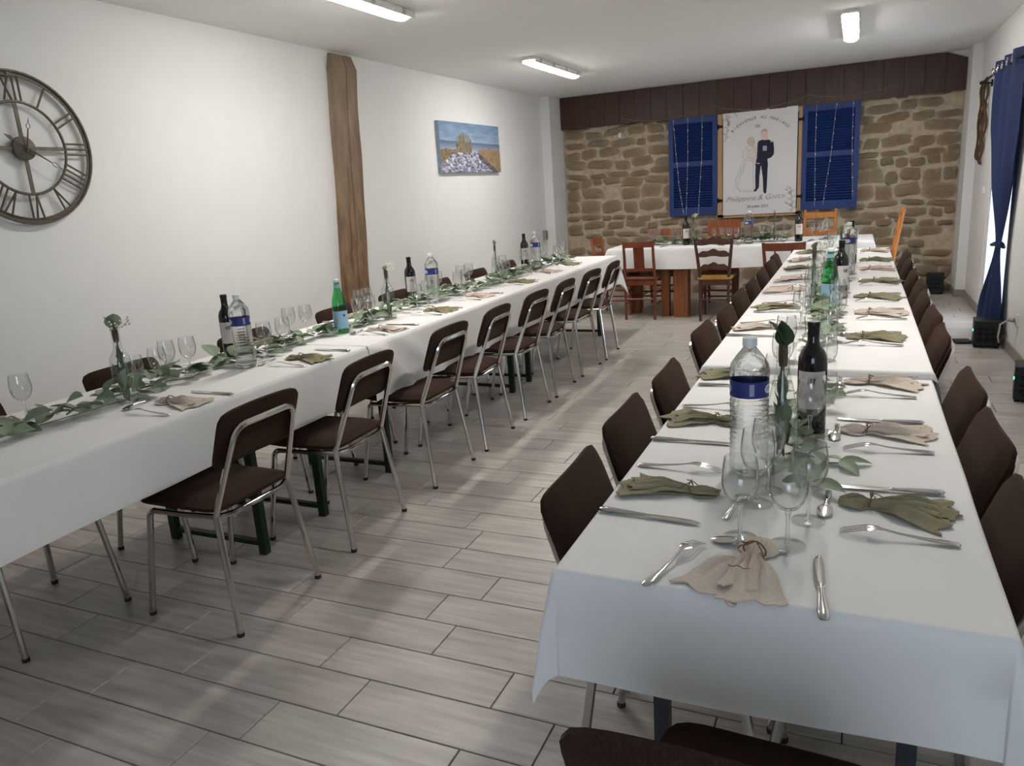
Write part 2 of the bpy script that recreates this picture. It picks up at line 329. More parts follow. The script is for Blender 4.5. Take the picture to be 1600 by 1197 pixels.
# glazed door behind the curtain
dr = O('door_1', None, loc=(XR + .035, (DY0 + DY1) / 2, 0), kind='structure')
hw = (DY1 - DY0) / 2
g = G()
for y in (-hw + .025, hw - .025): g.box((0, y, DZ / 2), (.06, .05, DZ))
g.box((0, 0, DZ - .025), (.06, 2 * hw - .1, .05)); g.box((0, 0, .02), (.06, 2 * hw - .1, .04))
O('door_frame', g, 'plasticw', dr)
for s_ in (-1, 1):
    g = G(); c = s_ * (hw - .05) / 2; w2 = (hw - .06)
    for y in (c - w2 / 2 + .025, c + w2 / 2 - .025): g.box((0, y, 1.04), (.04, .05, 1.96))
    g.box((0, c, .1), (.04, w2 - .1, .08)); g.box((0, c, 1.99), (.04, w2 - .1, .06))
    lf = O('door_leaf', g, 'plasticw', dr); O('pane', G().box((0, c, 1.05), (.008, w2 - .1, 1.8)), 'pane', lf)
# skirting tiles
def skirting(name, x, y0, y1, side):
    r = O(name, None, loc=(x, 0, 0), kind='structure'); y = y0
    while y < y1 - .02:
        e = min(y + .45, y1); O('tile', G().box((side * .006, (y + e) / 2, .041), (.012, e - y - .003, .08)), 'skirting', r); y = e
skirting('baseboard_right', XR, YF, DY0, -1); skirting('baseboard_back_right', XR, DY1, PW, -1); skirting('baseboard_left', XL, YF, PW, 1)
b = O('baseboard_pilaster', None, kind='structure'); O('tile', G().box((XR - .045, PW - .006, .04), (.102, .012, .08)), 'skirting', b); O('tile', G().box((XR - .096, (PW + YB) / 2, .04), (.012, YB - PW, .08)), 'skirting', b)

# stone wall
wb = O('wall_back', G().box(((XL + XR) / 2, YB + .12, ZC / 2), (XR - XL + .4, .2, ZC)), 'mortar', kind='structure')
def stone_geo(seed):
    q = random.Random(seed); ex = q.uniform(3.2, 8.0); sx = q.uniform(-.18, .18); o = q.uniform(0, 50)
    def fn(u, v):
        x, z = 2 * u - 1, 2 * v - 1; m = max(abs(x), abs(z)) or 1; l = (abs(x / m) ** ex + abs(z / m) ** ex) ** (1 / ex) or 1; x2, z2 = x / l, z / l
        n1 = noise.noise((x2 * 2.4 + o, z2 * 2.4, 3.)); x2 *= 1 + .24 * n1; z2 *= 1 + .34 * noise.noise((x2 * 1.5, z2 * 1.5 + o, 7.)); d = max(abs(x), abs(z))
        y = .012 if d > .99 else -.004 - .010 * (1 - d * d) + .014 * noise.noise((x * 2.3 + o, z * 2.1, 1.))
        return ((x2 + sx * z2) * .5, y, z2 * .5)
    return G().grid(fn, 7, 6)
stones = [stone_geo(s).mesh('stone', M['stone'], 50) for s in range(12)]
rs = random.Random(11); z = .0; ns = 0
SX0, SX1 = XL + .12, XR - .09
while z < 2.16:
    hh = rs.choice((.09, .11, .125, .14, .16, .18)); hh = min(hh, 2.2 - z); x = SX0 + .005
    while x < SX1 - .06:
        ww = rs.uniform(.13, .36) * (1 if hh < .13 else 1.05); ww = min(ww, SX1 - x)
        if SX1 - x - ww < .1: ww = SX1 - x
        cx, cz = x + ww / 2, z + hh / 2
        hid = -2.08 < cx < -.12 and 1.08 < cz < 2.05
        if not hid and rs.random() > .05 and ns < 298:
            O('stone', stones[rs.randrange(12)], None, wb, (cx, YB + .012, cz + rs.uniform(-.025, .025)), (0, rs.uniform(-.12, .12), 0), scale=((ww - .008) * rs.choice((1, -1)), rs.uniform(.7, 1.5), (hh - rs.uniform(.0, .028)) * rs.choice((1, -1)))); ns += 1
        x += ww
    z += hh
O('trim_3', G().box(((.7 + XR) / 2, YB - .01, 2.40), (XR - .7, .07, .32)), 'wall', kind='structure')
# dark board fascia along the top of the stone wall
fa = O('trim_2', None, kind='structure'); x = -3.6; k = 0
while x < 1.02:
    e = min(x + .2, 1.03); zt0 = 2.555 if x < .83 else 2.555 - (x - .83) * .43; zt1 = 2.555 if e < .83 else 2.555 - (e - .83) * .43; zb = 2.163
    O('plank', G().prism([(x + .002, zb), (e - .002, zb), (e - .002, zt1), (x + .002, zt0)], YB - .075 - .003 * (k % 2), YB - .05), 'fascia', fa); x = e; k += 1
# old timber post let into the left wall
def post(u, v):
    z = v * 2.545; y0 = 4.86 + .08 * z + .02 * noise.noise((z * 1.6, 1, 0)); y1 = y0 + .31 + .03 * noise.noise((z * 1.7, 5, 0)); a = u * 5; top = .03 * sst(2.44, 2.545, z)
    if a <= 1: p = (XL - .02 + (.075 - top) * a, y0 + top)
    elif a >= 4: p = (XL - .02 + (.075 - top) * (5 - a), y1 - top)
    else:
        t = (a - 1) / 3; c1 = .56 + .10 * noise.noise((z * .8, 3, 0)) + .05 * (z - 1.2) * .3; c2 = .34 + .08 * noise.noise((z * 1.1, 8, 0))
        cr_ = .022 * math.exp(-((t - c1) / .022) ** 2) + (.012 if z < 1.6 else .0) * math.exp(-((t - c2) / .02) ** 2)
        p = (XL + .055 - top + .010 * noise.noise((t * 4, z * 1.5, 9)) - .012 * (2 * t - 1) ** 4 - cr_, y0 + top + (y1 - y0 - 2 * top) * t)
    return (p[0], p[1], z)
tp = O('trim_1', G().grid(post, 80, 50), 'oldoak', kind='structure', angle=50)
at_ = tp.data.attributes.new('crack_shade', 'FLOAT', 'POINT')  # shade of the post's cracks, painted into its colour along the grooves
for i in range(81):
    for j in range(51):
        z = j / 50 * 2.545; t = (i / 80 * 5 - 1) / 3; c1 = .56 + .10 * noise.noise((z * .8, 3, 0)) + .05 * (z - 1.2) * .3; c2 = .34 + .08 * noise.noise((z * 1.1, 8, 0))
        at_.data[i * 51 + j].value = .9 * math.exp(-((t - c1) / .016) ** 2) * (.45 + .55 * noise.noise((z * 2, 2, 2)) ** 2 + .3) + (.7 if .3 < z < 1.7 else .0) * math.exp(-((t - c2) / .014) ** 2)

# ------------------------------------------------------------------ ceiling lights
def lamp(x, y, label):
    r = E('ceiling_light', (x, y, ZC), 0, label, 'light', 'fluorescent ceiling fixtures')
    O('housing', G().rbox((0, 0, -.0125), (.125, 1.31, .025), .03).box((-.0605, 0, -.034), (.004, 1.26, .022)).box((.0605, 0, -.034), (.004, 1.26, .022)), 'plasticw', r)
    def dif(u, v):
        a = pi * (1 - u); e = min(1, sqrt(max(0, 1 - abs(2 * v - 1) ** 14))) ; return (.054 * cos(a) * (.55 + .45 * e), -.635 + 1.27 * v, -.030 - .034 * sin(a) ** .8 * e)
    O('diffuser', G().grid(dif, 10, 24), 'tube', r)
    for s_ in (-1, 1):
        for yy in (-.5, -.17, .17, .5): O('clip', G().box((s_ * .064, yy, -.022), (.008, .03, .03)), 'chrome', r)
    return r
lamp(-2.62, 3.82, 'white fluorescent tube light on ceiling near the old timber post')
lamp(-2.68, 7.2, 'lit fluorescent tube light on ceiling above the far half of left table')
lamp(-.11, 7.2, 'lit fluorescent tube light on ceiling in line above the right table')
lamp(-.11, 3.4, 'lit fluorescent tube light overhead above middle of the right table')

# ------------------------------------------------------------------ wall clock
ck = E('wall_clock', (XL + .03, 2.535, 1.795), 0, 'large round grey metal skeleton clock with roman numerals on white wall', 'clock')
RO, RI = .36, .216
def ringpath(r, n=56): return [(0, r * cos(2 * pi * i / n), r * sin(2 * pi * i / n)) for i in range(n)]
O('outer_ring', G().tube(ringpath(RO - .006), .0075, 6, True).tube(ringpath(RO - .027), .004, 6, True), 'clock', ck)
g = G()
for i in range(56):
    a, b2 = 2 * pi * i / 56, 2 * pi * (i + 1) / 56
    for xx in (-.003,): g.add([(xx, (RO - .027) * cos(a), (RO - .027) * sin(a)), (xx, (RO - .027) * cos(b2), (RO - .027) * sin(b2)), (xx, (RO - .006) * cos(b2), (RO - .006) * sin(b2)), (xx, (RO - .006) * cos(a), (RO - .006) * sin(a))], [(0, 1, 2, 3)])
O('rim_band', g, 'clock', ck); O('inner_ring', G().tube(ringpath(RI), .007, 6, True), 'clock', ck)
O('hub', G().lathe([(.056, -.012), (.056, .008), (.05, .012), (.02, .016), (.012, .024)], 24).xf(Matrix.Rotation(rad(90), 4, 'Y')), 'clock', ck)
for k in range(4):
    a = k * pi / 2; O('spoke', G().box((0, .134, 0), (.006, .168, .018)).xf(Matrix.Rotation(a, 4, 'X')), 'clock', ck)
NUM = ['XII', 'I', 'II', 'III', 'IIII', 'V', 'VI', 'VII', 'VIII', 'IX', 'X', 'XI']
for k, s_ in enumerate(NUM):
    g = G(); r0, r1 = RI + .004, RO - .028; wd = {'I': .026, 'V': .05, 'X': .05}; tot = sum(wd[c] for c in s_); x = -tot / 2; rm = (r0 + r1) / 2; L = r1 - r0
    def bar(xa, xb): # outer end offset xa, inner end offset xb (clockwise positive)
        d = Vector((0, xb - xa, -L)); g.tube([(0, xa, r1), (0, xb, r0)], .0052, 5)
    for c in s_:
        w2 = wd[c]; m = x + w2 / 2
        if c == 'I': bar(m, m)
        elif c == 'V': bar(m - .018, m), bar(m + .018, m)
        else: bar(m - .018, m + .018), bar(m + .018, m - .018)
        x += w2
    # faces point outward: on this wall clockwise runs towards +y seen from the room
    O('numeral', g.xf(Matrix.Rotation(-k * pi / 6, 4, 'X')), 'clock', ck)
def hand(L, a, tail):
    g = G().tube([(.028, 0, -.02), (.028, 0, L * .62)], [.005, .003], 6)
    g.tube([(.028, .0, L * .62), (.028, .010, L * .70), (.028, .008, L * .76), (.028, 0, L * .86), (.028, -.008, L * .76), (.028, -.010, L * .70)], .002, 5, True).tube([(.028, 0, L * .86), (.028, 0, L)], [.003, .001], 5)
    if tail: g.tube([(.028, 0, -.02), (.028, 0, -.07)], .003, 5).tube([(.028, 0, -.065), (.028, 0, -.09), (.028, 0, -.12)], [.003, .014, .001], 6, flat=.6)
    return g.xf(Matrix.Rotation(-a, 4, 'X'))
O('hour_hand', hand(.145, rad(14), False), 'clock', ck); O('minute_hand', hand(.205, rad(122), True), 'clock', ck)
O('wall_peg', G().box((-.012, 0, RO - .02), (.03, .02, .02)), 'clock', ck)

# ------------------------------------------------------------------ beach canvas (flat printed picture on a stretched canvas)
cv = E('canvas_picture', (XL + .003, 7.335, 1.895), 0, 'canvas print of sandy dune with beach grass, sea and blue sky', 'picture')
CW, CH = 1.36, .485
nx, ny = 220, 110
g = G().grid(lambda u, v: (.036, -CW / 2 + CW * u, -CH / 2 + CH * v), nx, ny)
me = bpy.data.meshes.new('printed_face'); me.from_pydata(g.v, [], [q[::-1] for q in g.f])
att = me.color_attributes.new('print', 'FLOAT_COLOR', 'POINT')
def nz(x, y, o=0): return noise.noise((x, y, o))
def beach(u, v):
    cl = .5 + .5 * nz(u * 3, v * 7 + u * 2, 1); sky = Vector((104, 132, 164)).lerp(Vector((200, 210, 220)), max(0, min(1, (1 - v) * 1.3 * cl + .25 * nz(u * 8, v * 16, 4) + .1))); c = sky
    hz = .63 - .03 * u
    if v < hz: c = Vector((86, 104, 138)).lerp(Vector((150, 160, 180)), min(1, (hz - v) / .16)) + Vector((14, 14, 14)) * nz(u * 5, v * 70, 2)
    if v < .46 + .05 * nz(u * 6, 0, 5) and u < .30: c = Vector((128, 108, 82)) + Vector((56, 48, 38)) * nz(u * 30, v * 34, 8)
    d = .44 - 1.5 * (u - .42) ** 2 + .02 * nz(u * 9, 1, 3)
    if v < d:
        t = nz(u * 16 + v * 5 + nz(u * 5, v * 5, 3), v * 20 - abs(u - .45) * 14, 12); s_ = max(0, min(1, .78 - 1.9 * abs(t) + .7 * nz(u * 30, v * 30, 2) + .3 * (v - .2))); c = Vector((92, 94, 122)).lerp(Vector((224, 222, 228)), s_)
    if u > .6:
        t = .50 + .08 * nz(u * 22, 0, 6) - .3 * max(0, .72 - u); lo = .42 - 1.2 * (u - .6)
        if lo < v < t: c = Vector((150, 128, 98)) + Vector((52, 44, 34)) * nz(u * 90, v * 9, 9)
        elif lo - .12 < v <= lo: c = c.lerp(Vector((74, 64, 60)), .7)
    gx = (u - .37) / .13; top = .80 + .1 * nz(u * 60, 2, 7) - .16 * gx * gx
    if abs(gx) < 1 and .40 < v < top and nz(u * 120 + (u - .37) * v * 60, v * 4, 5) > -.34 + 1.3 * max(0, v - .6): c = Vector((120, 108, 80)) + Vector((58, 52, 38)) * nz(u * 110, v * 10, 3)
    return lin(tuple(max(4, min(250, k)) for k in c))
for i in range(nx + 1):
    for j in range(ny + 1): att.data[i * (ny + 1) + j].color = (*beach(i / nx, j / ny), 1)
n = NT('beach_print'); a = n.add('ShaderNodeAttribute'); a.attribute_name = 'print'; n.set(a.outputs['Color'], .7); me.materials.append(n.m)
O('canvas_body', G().box((.017, 0, 0), (.034, CW, CH)), plain('canvas_edge', (150, 168, 190), .8), cv); pf = O('printed_face', me, None, cv)
bm = bmesh.new(); bm.from_mesh(me); bmesh.ops.recalc_face_normals(bm, faces=bm.faces); bm.to_mesh(me); bm.free()

# ------------------------------------------------------------------ shutters, window frame, poster
YW = YB - .03
def shutter(x0, x1, label):
    w = x1 - x0; z0, z1 = .985, 2.17; r = E('window_shutter', ((x0 + x1) / 2, YW, z0), 0, label, 'shutter', 'blue louvred shutters'); h = z1 - z0; st = .055
    for s_ in (-1, 1): O('stile', G().box((s_ * (w / 2 - st / 2), -.02, h / 2), (st, .04, h)), 'blue', r)
    rails = [(.0, .10), (h * .53 - .03, h * .53 + .03), (h - .075, h)]
    for a, b2 in rails: O('rail', G().box((0, -.02, (a + b2) / 2), (w - 2 * st, .036, b2 - a)), 'blue', r)
    sl = G().box((0, 0, 0), (w - 2 * st, .034, .008), rot=Matrix.Rotation(rad(-42), 3, 'X')).mesh('slat', M['blue'])
    for a, b2 in ((rails[0][1], rails[1][0]), (rails[1][1], rails[2][0])):
        m = int((b2 - a) / .030)
        for i in range(m): O('slat', sl, None, r, (0, -.018, a + (b2 - a) * (i + .5) / m))
    O('backing', G().box((0, -.003, h / 2), (w - 2 * st, .004, h - .1)), 'blue', r)
shutter(-2.185, -1.595, 'blue louvred wooden shutter left of the wedding banner'); shutter(-.625, -.015, 'blue louvred wooden shutter right of the wedding banner')
wn = O('window_1', None, loc=(-1.1, YW, 0), kind='structure')
for x in (-.455, .455):
    O('jamb', G().box((x, -.008, 1.56), (.075, .03, 1.24)), 'jamb', wn); O('gap_shade_strip', G().box((x * .93, -.026, 1.56), (.02, .004, 1.1)), 'iron', wn)  # thin black strip stands in for the shaded gap beside each jamb
    for z in (1.15, 2.02): O('hinge', G().box((x, -.03, z), (.09, .014, .03)).tube([(x + math.copysign(.03, x), -.04, z - .03), (x + math.copysign(.03, x), -.04, z + .03)], .009, 6), 'iron', wn)
O('window_sill', G().box((0, -.008, .955), (1.0, .03, .04)), 'jamb', wn)
PX0, PX1, PZ0, PZ1 = -1.522, -.677, .968, 2.172; PY = YW - .045
ps = E('wedding_banner', (PX0, PY, PZ1), 0, 'white wedding welcome banner with drawn bride and groom in front of window', 'banner')
PWD, PHT = PX1 - PX0, PZ1 - PZ0
def pban(u, v): return (u * PWD, .004 * sin(u * 5) * v, -v * PHT)
O('sheet', G().solid(pban, 12, 12, (0, .006, 0)), 'poster', ps)
def P2(u, v, lift=.0015): p = pban(u, v); return (p[0], p[1] - lift, p[2])
def poly(g, pts, lift=.002): b0 = len(g.v); g.v += [P2(u, v, lift) for u, v in pts]; g.f.append(tuple(range(b0, b0 + len(pts))))
def line(g, pts, w=.0022, lift=.0025):
    pts = [(u * PWD, v * PHT) for u, v in pts]
    for (a, b1), (c, d) in zip(pts, pts[1:]):
        L = sqrt((c - a) ** 2 + (d - b1) ** 2) or 1; nx_, ny_ = -(d - b1) / L * w, (c - a) / L * w
        poly(g, [((a + nx_) / PWD, (b1 + ny_) / PHT), ((c + nx_) / PWD, (d + ny_) / PHT), ((c - nx_) / PWD, (d - ny_) / PHT), ((a - nx_) / PWD, (b1 - ny_) / PHT)], lift)
def ell(cu, cv_, ru, rv, n=20, a0=0, a1=2 * pi): return [(cu + ru * cos(a0 + (a1 - a0) * i / n), cv_ + rv * sin(a0 + (a1 - a0) * i / n)) for i in range(n + (0 if a1 - a0 > 6.28 else 1))]
def zp(x, y): t = 107 - 67 * (x - 75) / 773; return ((x - 72) / 765, (y - t) / 1075)     # banner drawing coordinates
Z = lambda *L: [zp(*p) for p in L]
g = G()
poly(g, Z((455, 388), (490, 376), (520, 380), (545, 376), (598, 398), (605, 470), (604, 525), (575, 560), (540, 572), (546, 652), (412, 642), (430, 560), (428, 470), (438, 402)))
poly(g, Z((417, 640), (470, 645), (458, 760), (455, 870), (440, 890), (425, 912), (397, 914), (400, 905), (418, 880), (414, 760))); poly(g, Z((475, 645), (543, 650), (540, 760), (536, 870), (530, 930), (508, 930), (500, 905), (494, 770)))
O('groom_uniform', g, 'inkdark', ps)
g = G(); poly(g, ell(*zp(503, 318), .047, .043)); poly(g, Z((480, 345), (538, 345), (540, 382), (490, 382))); poly(g, Z((440, 565), (490, 556), (520, 575), (500, 600), (450, 608)))
O('groom_skin', g, 'inkskin', ps, kind='stuff')
g = G(); poly(g, ell(*zp(503, 300), .045, .028, 16, pi, 2 * pi)); O('groom_hair', g, plain('red_hair_ink', (204, 156, 144), .8), ps)
g = G()
for x in (495, 510, 525): line(g, Z((x, 440), (x, 490)), .0045, .003)
poly(g, Z((566, 390), (590, 396), (588, 404), (566, 398)), .003); line(g, Z((425, 620), (460, 622)), .004, .003); line(g, Z((432, 420), (430, 520)), .002, .003)
O('medals', g, 'poster', ps, kind='stuff')
g = G(); poly(g, Z((315, 455), (340, 470), (350, 500), (395, 440), (412, 480), (412, 600), (340, 600), (318, 560)), .0018); O('bride_bodice', g, 'inkdress', ps)
g = G(); poly(g, ell(*zp(367, 400), .05, .042), .0018); O('bride_head', g, plain('blond_hair_ink', (214, 190, 176), .8), ps)
g = G(); line(g, [zp(*p) for p in [(367 + 38 * cos(t), 400 + 45 * sin(t)) for t in [i * 2 * pi / 20 for i in range(21)]]], .0018)
for L in ([(318, 450), (285, 500), (275, 560), (300, 582), (385, 605), (415, 590)], [(318, 450), (345, 500), (395, 440), (415, 480), (420, 590)], [(295, 585), (235, 720), (208, 810), (215, 880), (250, 905)], [(320, 600), (270, 690), (230, 860), (250, 915), (330, 908), (400, 920)], [(395, 600), (390, 760), (398, 900)], [(330, 560), (400, 575)], [(300, 640), (280, 740)]): line(g, Z(*L), .0018)
O('bride_outline', g, 'inkline', ps)
g = G()
def sprig(x0, y0, x1, y1, n, s):
    line(g, Z((x0, y0), ((x0 + x1) / 2 + 8, (y0 + y1) / 2), (x1, y1)), .0013)
    for i in range(n):
        t = i / n; x, y = x0 + (x1 - x0) * t, y0 + (y1 - y0) * t; d = 1 if i % 2 else -1
        line(g, Z((x, y), (x + d * s * .6, y - s * .9), (x + d * s * 1.2, y - s * .5), (x, y)), .0012)
sprig(95, 400, 130, 130, 8, 26); sprig(140, 240, 90, 120, 4, 22); sprig(200, 120, 215, 150, 2, 14); sprig(800, 1110, 780, 850, 9, 30); sprig(800, 1060, 730, 1020, 3, 24); sprig(790, 930, 730, 880, 3, 24)
O('leaf_drawing', g, 'ink', ps, kind='stuff')
def text_mesh(s_, size, shear=0., off=0.):
    cu = bpy.data.curves.new('t', 'FONT'); cu.body = s_; cu.size = size; cu.align_x = 'CENTER'; cu.shear = shear; cu.offset = off; cu.resolution_u = 3
    ob = bpy.data.objects.new('t', cu); COL.objects.link(ob); dg = bpy.context.evaluated_depsgraph_get(); dg.update(); me = bpy.data.meshes.new_from_object(ob.evaluated_get(dg)); v = [tuple(p.co) for p in me.vertices]; f = [tuple(p.vertices) for p in me.polygons]
    bpy.data.objects.remove(ob); bpy.data.curves.remove(cu); bpy.data.meshes.remove(me); return v, f
g = G(); S_ = 'BIENVENUE AU MARIAGE'; cu_, sag, hw_ = .505 * PWD, .105 * PHT, .36 * PWD; R_ = (hw_ ** 2 + sag ** 2) / (2 * sag); cyz = .085 * PHT + R_; am = math.asin(hw_ / R_)
for i, ch in enumerate(S_):
    if ch == ' ': continue
    a = -am + 2 * am * i / (len(S_) - 1); v, f = text_mesh(ch, .047); m = []
    for x, y, _ in v: X = x * cos(a) + (R_ + y) * sin(a); Yv = -x * sin(a) + (R_ + y) * cos(a); m.append((cu_ + X, -.003, -(cyz - Yv)))
    g.add(m, f)
O('arched_lettering', g, 'ink', ps)
def ptext(name, s_, size, u, v_, rotd=0., shear=0., off=0., mat='ink'):
    v, f = text_mesh(s_, size, shear, off); a = rad(rotd); O(name, G().add([(u * PWD + x * cos(a) - y * sin(a), -.003, -v_ * PHT + x * sin(a) + y * cos(a)) for x, y, _ in v], f), mat, ps)
ptext('small_lettering', 'DE', .042, .475, .165); ptext('name_lettering', 'Philippine & Gaëtan', .090, .465, .862, 1.5, .35, -.0018, 'ink'); ptext('date_lettering', '29 juillet 2023', .044, .485, .935, 0)

# ------------------------------------------------------------------ fairy lights
fy = E('fairy_light_string', (0, YB - .09, 0), 0, 'thin fairy light string draped over brown fascia and blue shutters', 'fairy lights')
knots = [(-2.80, 2.06), (-2.78, 2.245), (-2.52, 2.18), (-2.143, 2.165), (-1.65, 2.273), (-1.37, 2.20), (-1.1, 2.185), (-.909, 2.195), (-.56, 2.277), (-.25, 2.225), (.08, 2.24), (.335, 2.291)]
pts = []
for (x0, z0), (x1, z1) in zip(knots, knots[1:]):
    for i in range(4): t = i / 4; pts.append((x0 + (x1 - x0) * t, 0, z0 + (z1 - z0) * t - .012 * sin(pi * t)))
pts.append((.335, 0, 2.291))
O('main_wire', G().tube(pts, .0028, 5), 'wiretan', fy); bulbs = G()
for k, L in enumerate(([(-2.127, 2.18), (-2.10, 1.8), (-2.06, 1.35), (-2.007, 1.0)], [(-1.948, 2.2), (-1.95, 1.7), (-1.975, 1.0)], [(-1.77, 2.24), (-1.78, 1.7), (-1.824, 1.02)], [(-.478, 2.26), (-.48, 1.7), (-.468, 1.02)], [(-.263, 2.22), (-.31, 1.6), (-.379, 1.04)], [(-.095, 2.2), (-.09, 1.7), (-.064, 1.1)], [(-2.78, 2.245), (-2.79, 1.7), (-2.78, 1.0)], [(-3.53, 2.53), (-3.54, 2.1), (-3.52, 1.7)])):
    O('light_strand', G().tube([(x, .018 + .004 * (i % 2), z) for i, (x, z) in enumerate(L)], .0021 if k < 6 else .0012, 4), 'wire', fy)
    for (x0, z0), (x1, z1) in zip(L, L[1:]):
        for i in range(4):
            t = (i + .5) / 4
            if k < 6: bulbs.lathe([(.001, -.008), (.003, -.003), (.003, .003), (.001, .008)], 5, (x0 + (x1 - x0) * t + .004, .014, z0 + (z1 - z0) * t))
O('bulbs', bulbs, 'fairy', fy, kind='stuff'); O('battery_box', G().rbox((-2.80, 0, 2.03), (.04, .02, .06), .008), 'plasticw', fy)
for x, z in ((-2.78, 2.25), (-1.65, 2.275), (-.56, 2.28), (.335, 2.295)): O('hook', G().tube([(x, .02, z + .01), (x, -.004, z + .005), (x, -.008, z + .015)], .003, 5), 'chrome', fy)
# ring loop of cord at the left end
O('cord_loop', G().tube([(-3.55 + .05 * cos(t), .016, 1.62 + .06 * sin(t)) for t in [i * 2 * pi / 16 for i in range(16)]], .0015, 4, True), 'wire', fy)

# ------------------------------------------------------------------ curtain, rod, rattan ornament, socket, boxes
cr = E('curtain_rod', (1.02, 0, 2.13), 0, 'thin dark curtain rod on right wall beside the glass door', 'curtain rod')
O('rod', G().tube([(0, 6.3, 0), (0, 8.75, 0)], .010, 8), 'iron', cr)
O('finial', G().tube([(0, 8.75, 0), (0, 8.78, 0), (0, 8.82, 0)], [.012, .02, .004], 8), 'iron', cr)
for y in (6.45, 8.62): O('bracket', G().tube([(0, y, -.012), (.03, y, -.02), (.069, y, -.02)], .007, 6).box((.064, y, -.02), (.012, .03, .06)), 'iron', cr)
cu = E('curtain', (.99, 0, 0), 0, 'dark blue eyelet curtain tied at the waist by glass door', 'curtain')
def curt(u, v):
    z = .03 + 2.17 * v
    lo0, hi0 = 6.72, 7.84; lt, ht = 6.93, 7.22; lb, hb = 6.80, 7.62
    if z > .77: t = sst(.77, 2.1, z) ** .8; lo, hi = lt + (lo0 - lt) * t, ht + (hi0 - ht) * min(1, t * 1.25)
    else: t = sst(.77, .1, z) if False else 1 - sst(.1, .77, z); lo, hi = lt + (lb - lt) * t, ht + (hb - ht) * t
    w = abs(z - .77); amp = .018 + .042 * min(1, w / .45) - .01 * v
    y = lo + (hi - lo) * u; ph = u * 2 * pi * 3.0 + .6
    return (.03 + amp * .62 * sin(ph) - .012 * noise.noise((u * 6, z * 2, 0)), y + .012 * sin(ph * .5 + z * 3), z)
O('fabric_panel', G().grid(curt, 70, 46), 'curtain', cu)
O('tie_band', G().tube([(.03 + .035 * cos(t), 7.075 + .165 * sin(t), .77 + .01 * sin(2 * t)) for t in [i * 2 * pi / 20 for i in range(20)]], .014, 6, True, .6), 'curtain', cu)
for i in range(5):
    u = (i + .25) / 5; O('eyelet', G().tube([(.062, 6.72 + 1.12 * u * 1 + .026 * cos(t), 2.13 + .026 * sin(t)) for t in [k * 2 * pi / 16 for k in range(16)]], .006, 6, True), 'chrome', cu)
for i in range(5):
    u = (i + .75) / 5; O('eyelet', G().tube([(-.012, 6.72 + 1.12 * u + .026 * cos(t), 2.13 + .026 * sin(t)) for t in [k * 2 * pi / 16 for k in range(16)]], .006, 6, True), 'chrome', cu)
ra = E('rattan_wall_ornament', (XR - .022, 8.93, 1.78), 0, 'brown woven ring wall ornament hanging on right wall by curtain', 'wall ornament')
for yy, zz, r, t_ in ((-.09, .27, .13, .012), (.10, .20, .16, .012), (-.12, .0, .16, .013), (.08, -.14, .21, .013), (-.04, -.27, .12, .012)):
    O('ring', G().tube([(-.004 + .008 * sin(3 * t + yy * 20), yy + r * .8 * cos(t), zz + r * sin(t)) for t in [i * 2 * pi / 24 for i in range(24)]], [t_ * (1 + .2 * sin(7 * i)) for i in range(24)], 7, True, .75), 'rattan', ra)
def socket(loc, rz, label, plug):
    r = E('wall_socket' if plug else 'light_switch', loc, rz, label, 'socket' if plug else 'switch')
    O('plate', G().box((0, 0, 0), (.012, .08, .08)), 'plasticw', r); O('insert', G().lathe([(.02, 0), (.022, .006)], 16).xf(Matrix.Rotation(rad(-90), 4, 'Y') @ Matrix.Translation((0, 0, .006))) if plug else G().box((-.009, 0, 0), (.008, .04, .05)), 'plasticw', r); return r
socket((XR - .006, 6.40, .29), 0, 'white wall socket low on right wall with a plug in it', True)
cd = E('power_cable', (0, 0, 0), 0, 'pale grey power cable running from wall socket to black box', 'cable')
O('cord', G().tube([(XR - .05, 6.42, .29), (XR - .09, 6.5, .24), (XR - .08, 6.62, .12), (XR - .05, 6.75, .05), (XR - .06, 6.9, .03), (XR - .05, 6.98, .09)], .006, 6), 'plasticw', cd)
O('plug', G().tube([(XR - .02, 6.40, .29), (XR - .045, 6.41, .29), (XR - .06, 6.43, .28)], [.018, .016, .008], 8), plain('grey_plug', (170, 160, 150), .5), cd)
socket((XR - .006, 8.58, 1.15), 0, 'small white switch on right wall beside glass door', False)
r_ = E('thermostat_box', (XL + .02, 9.3, .85), 0, 'small grey switch box low on left wall near corner', 'switch'); O('case', G().rbox((0, 0, 0), (.04, .08, .13), .01), plain('grey_box_plastic', (150, 142, 138), .5), r_); O('cover', G().box((.022, 0, 0), (.006, .06, .1)), plain('grey_cover_plastic', (128, 122, 118), .5), r_)
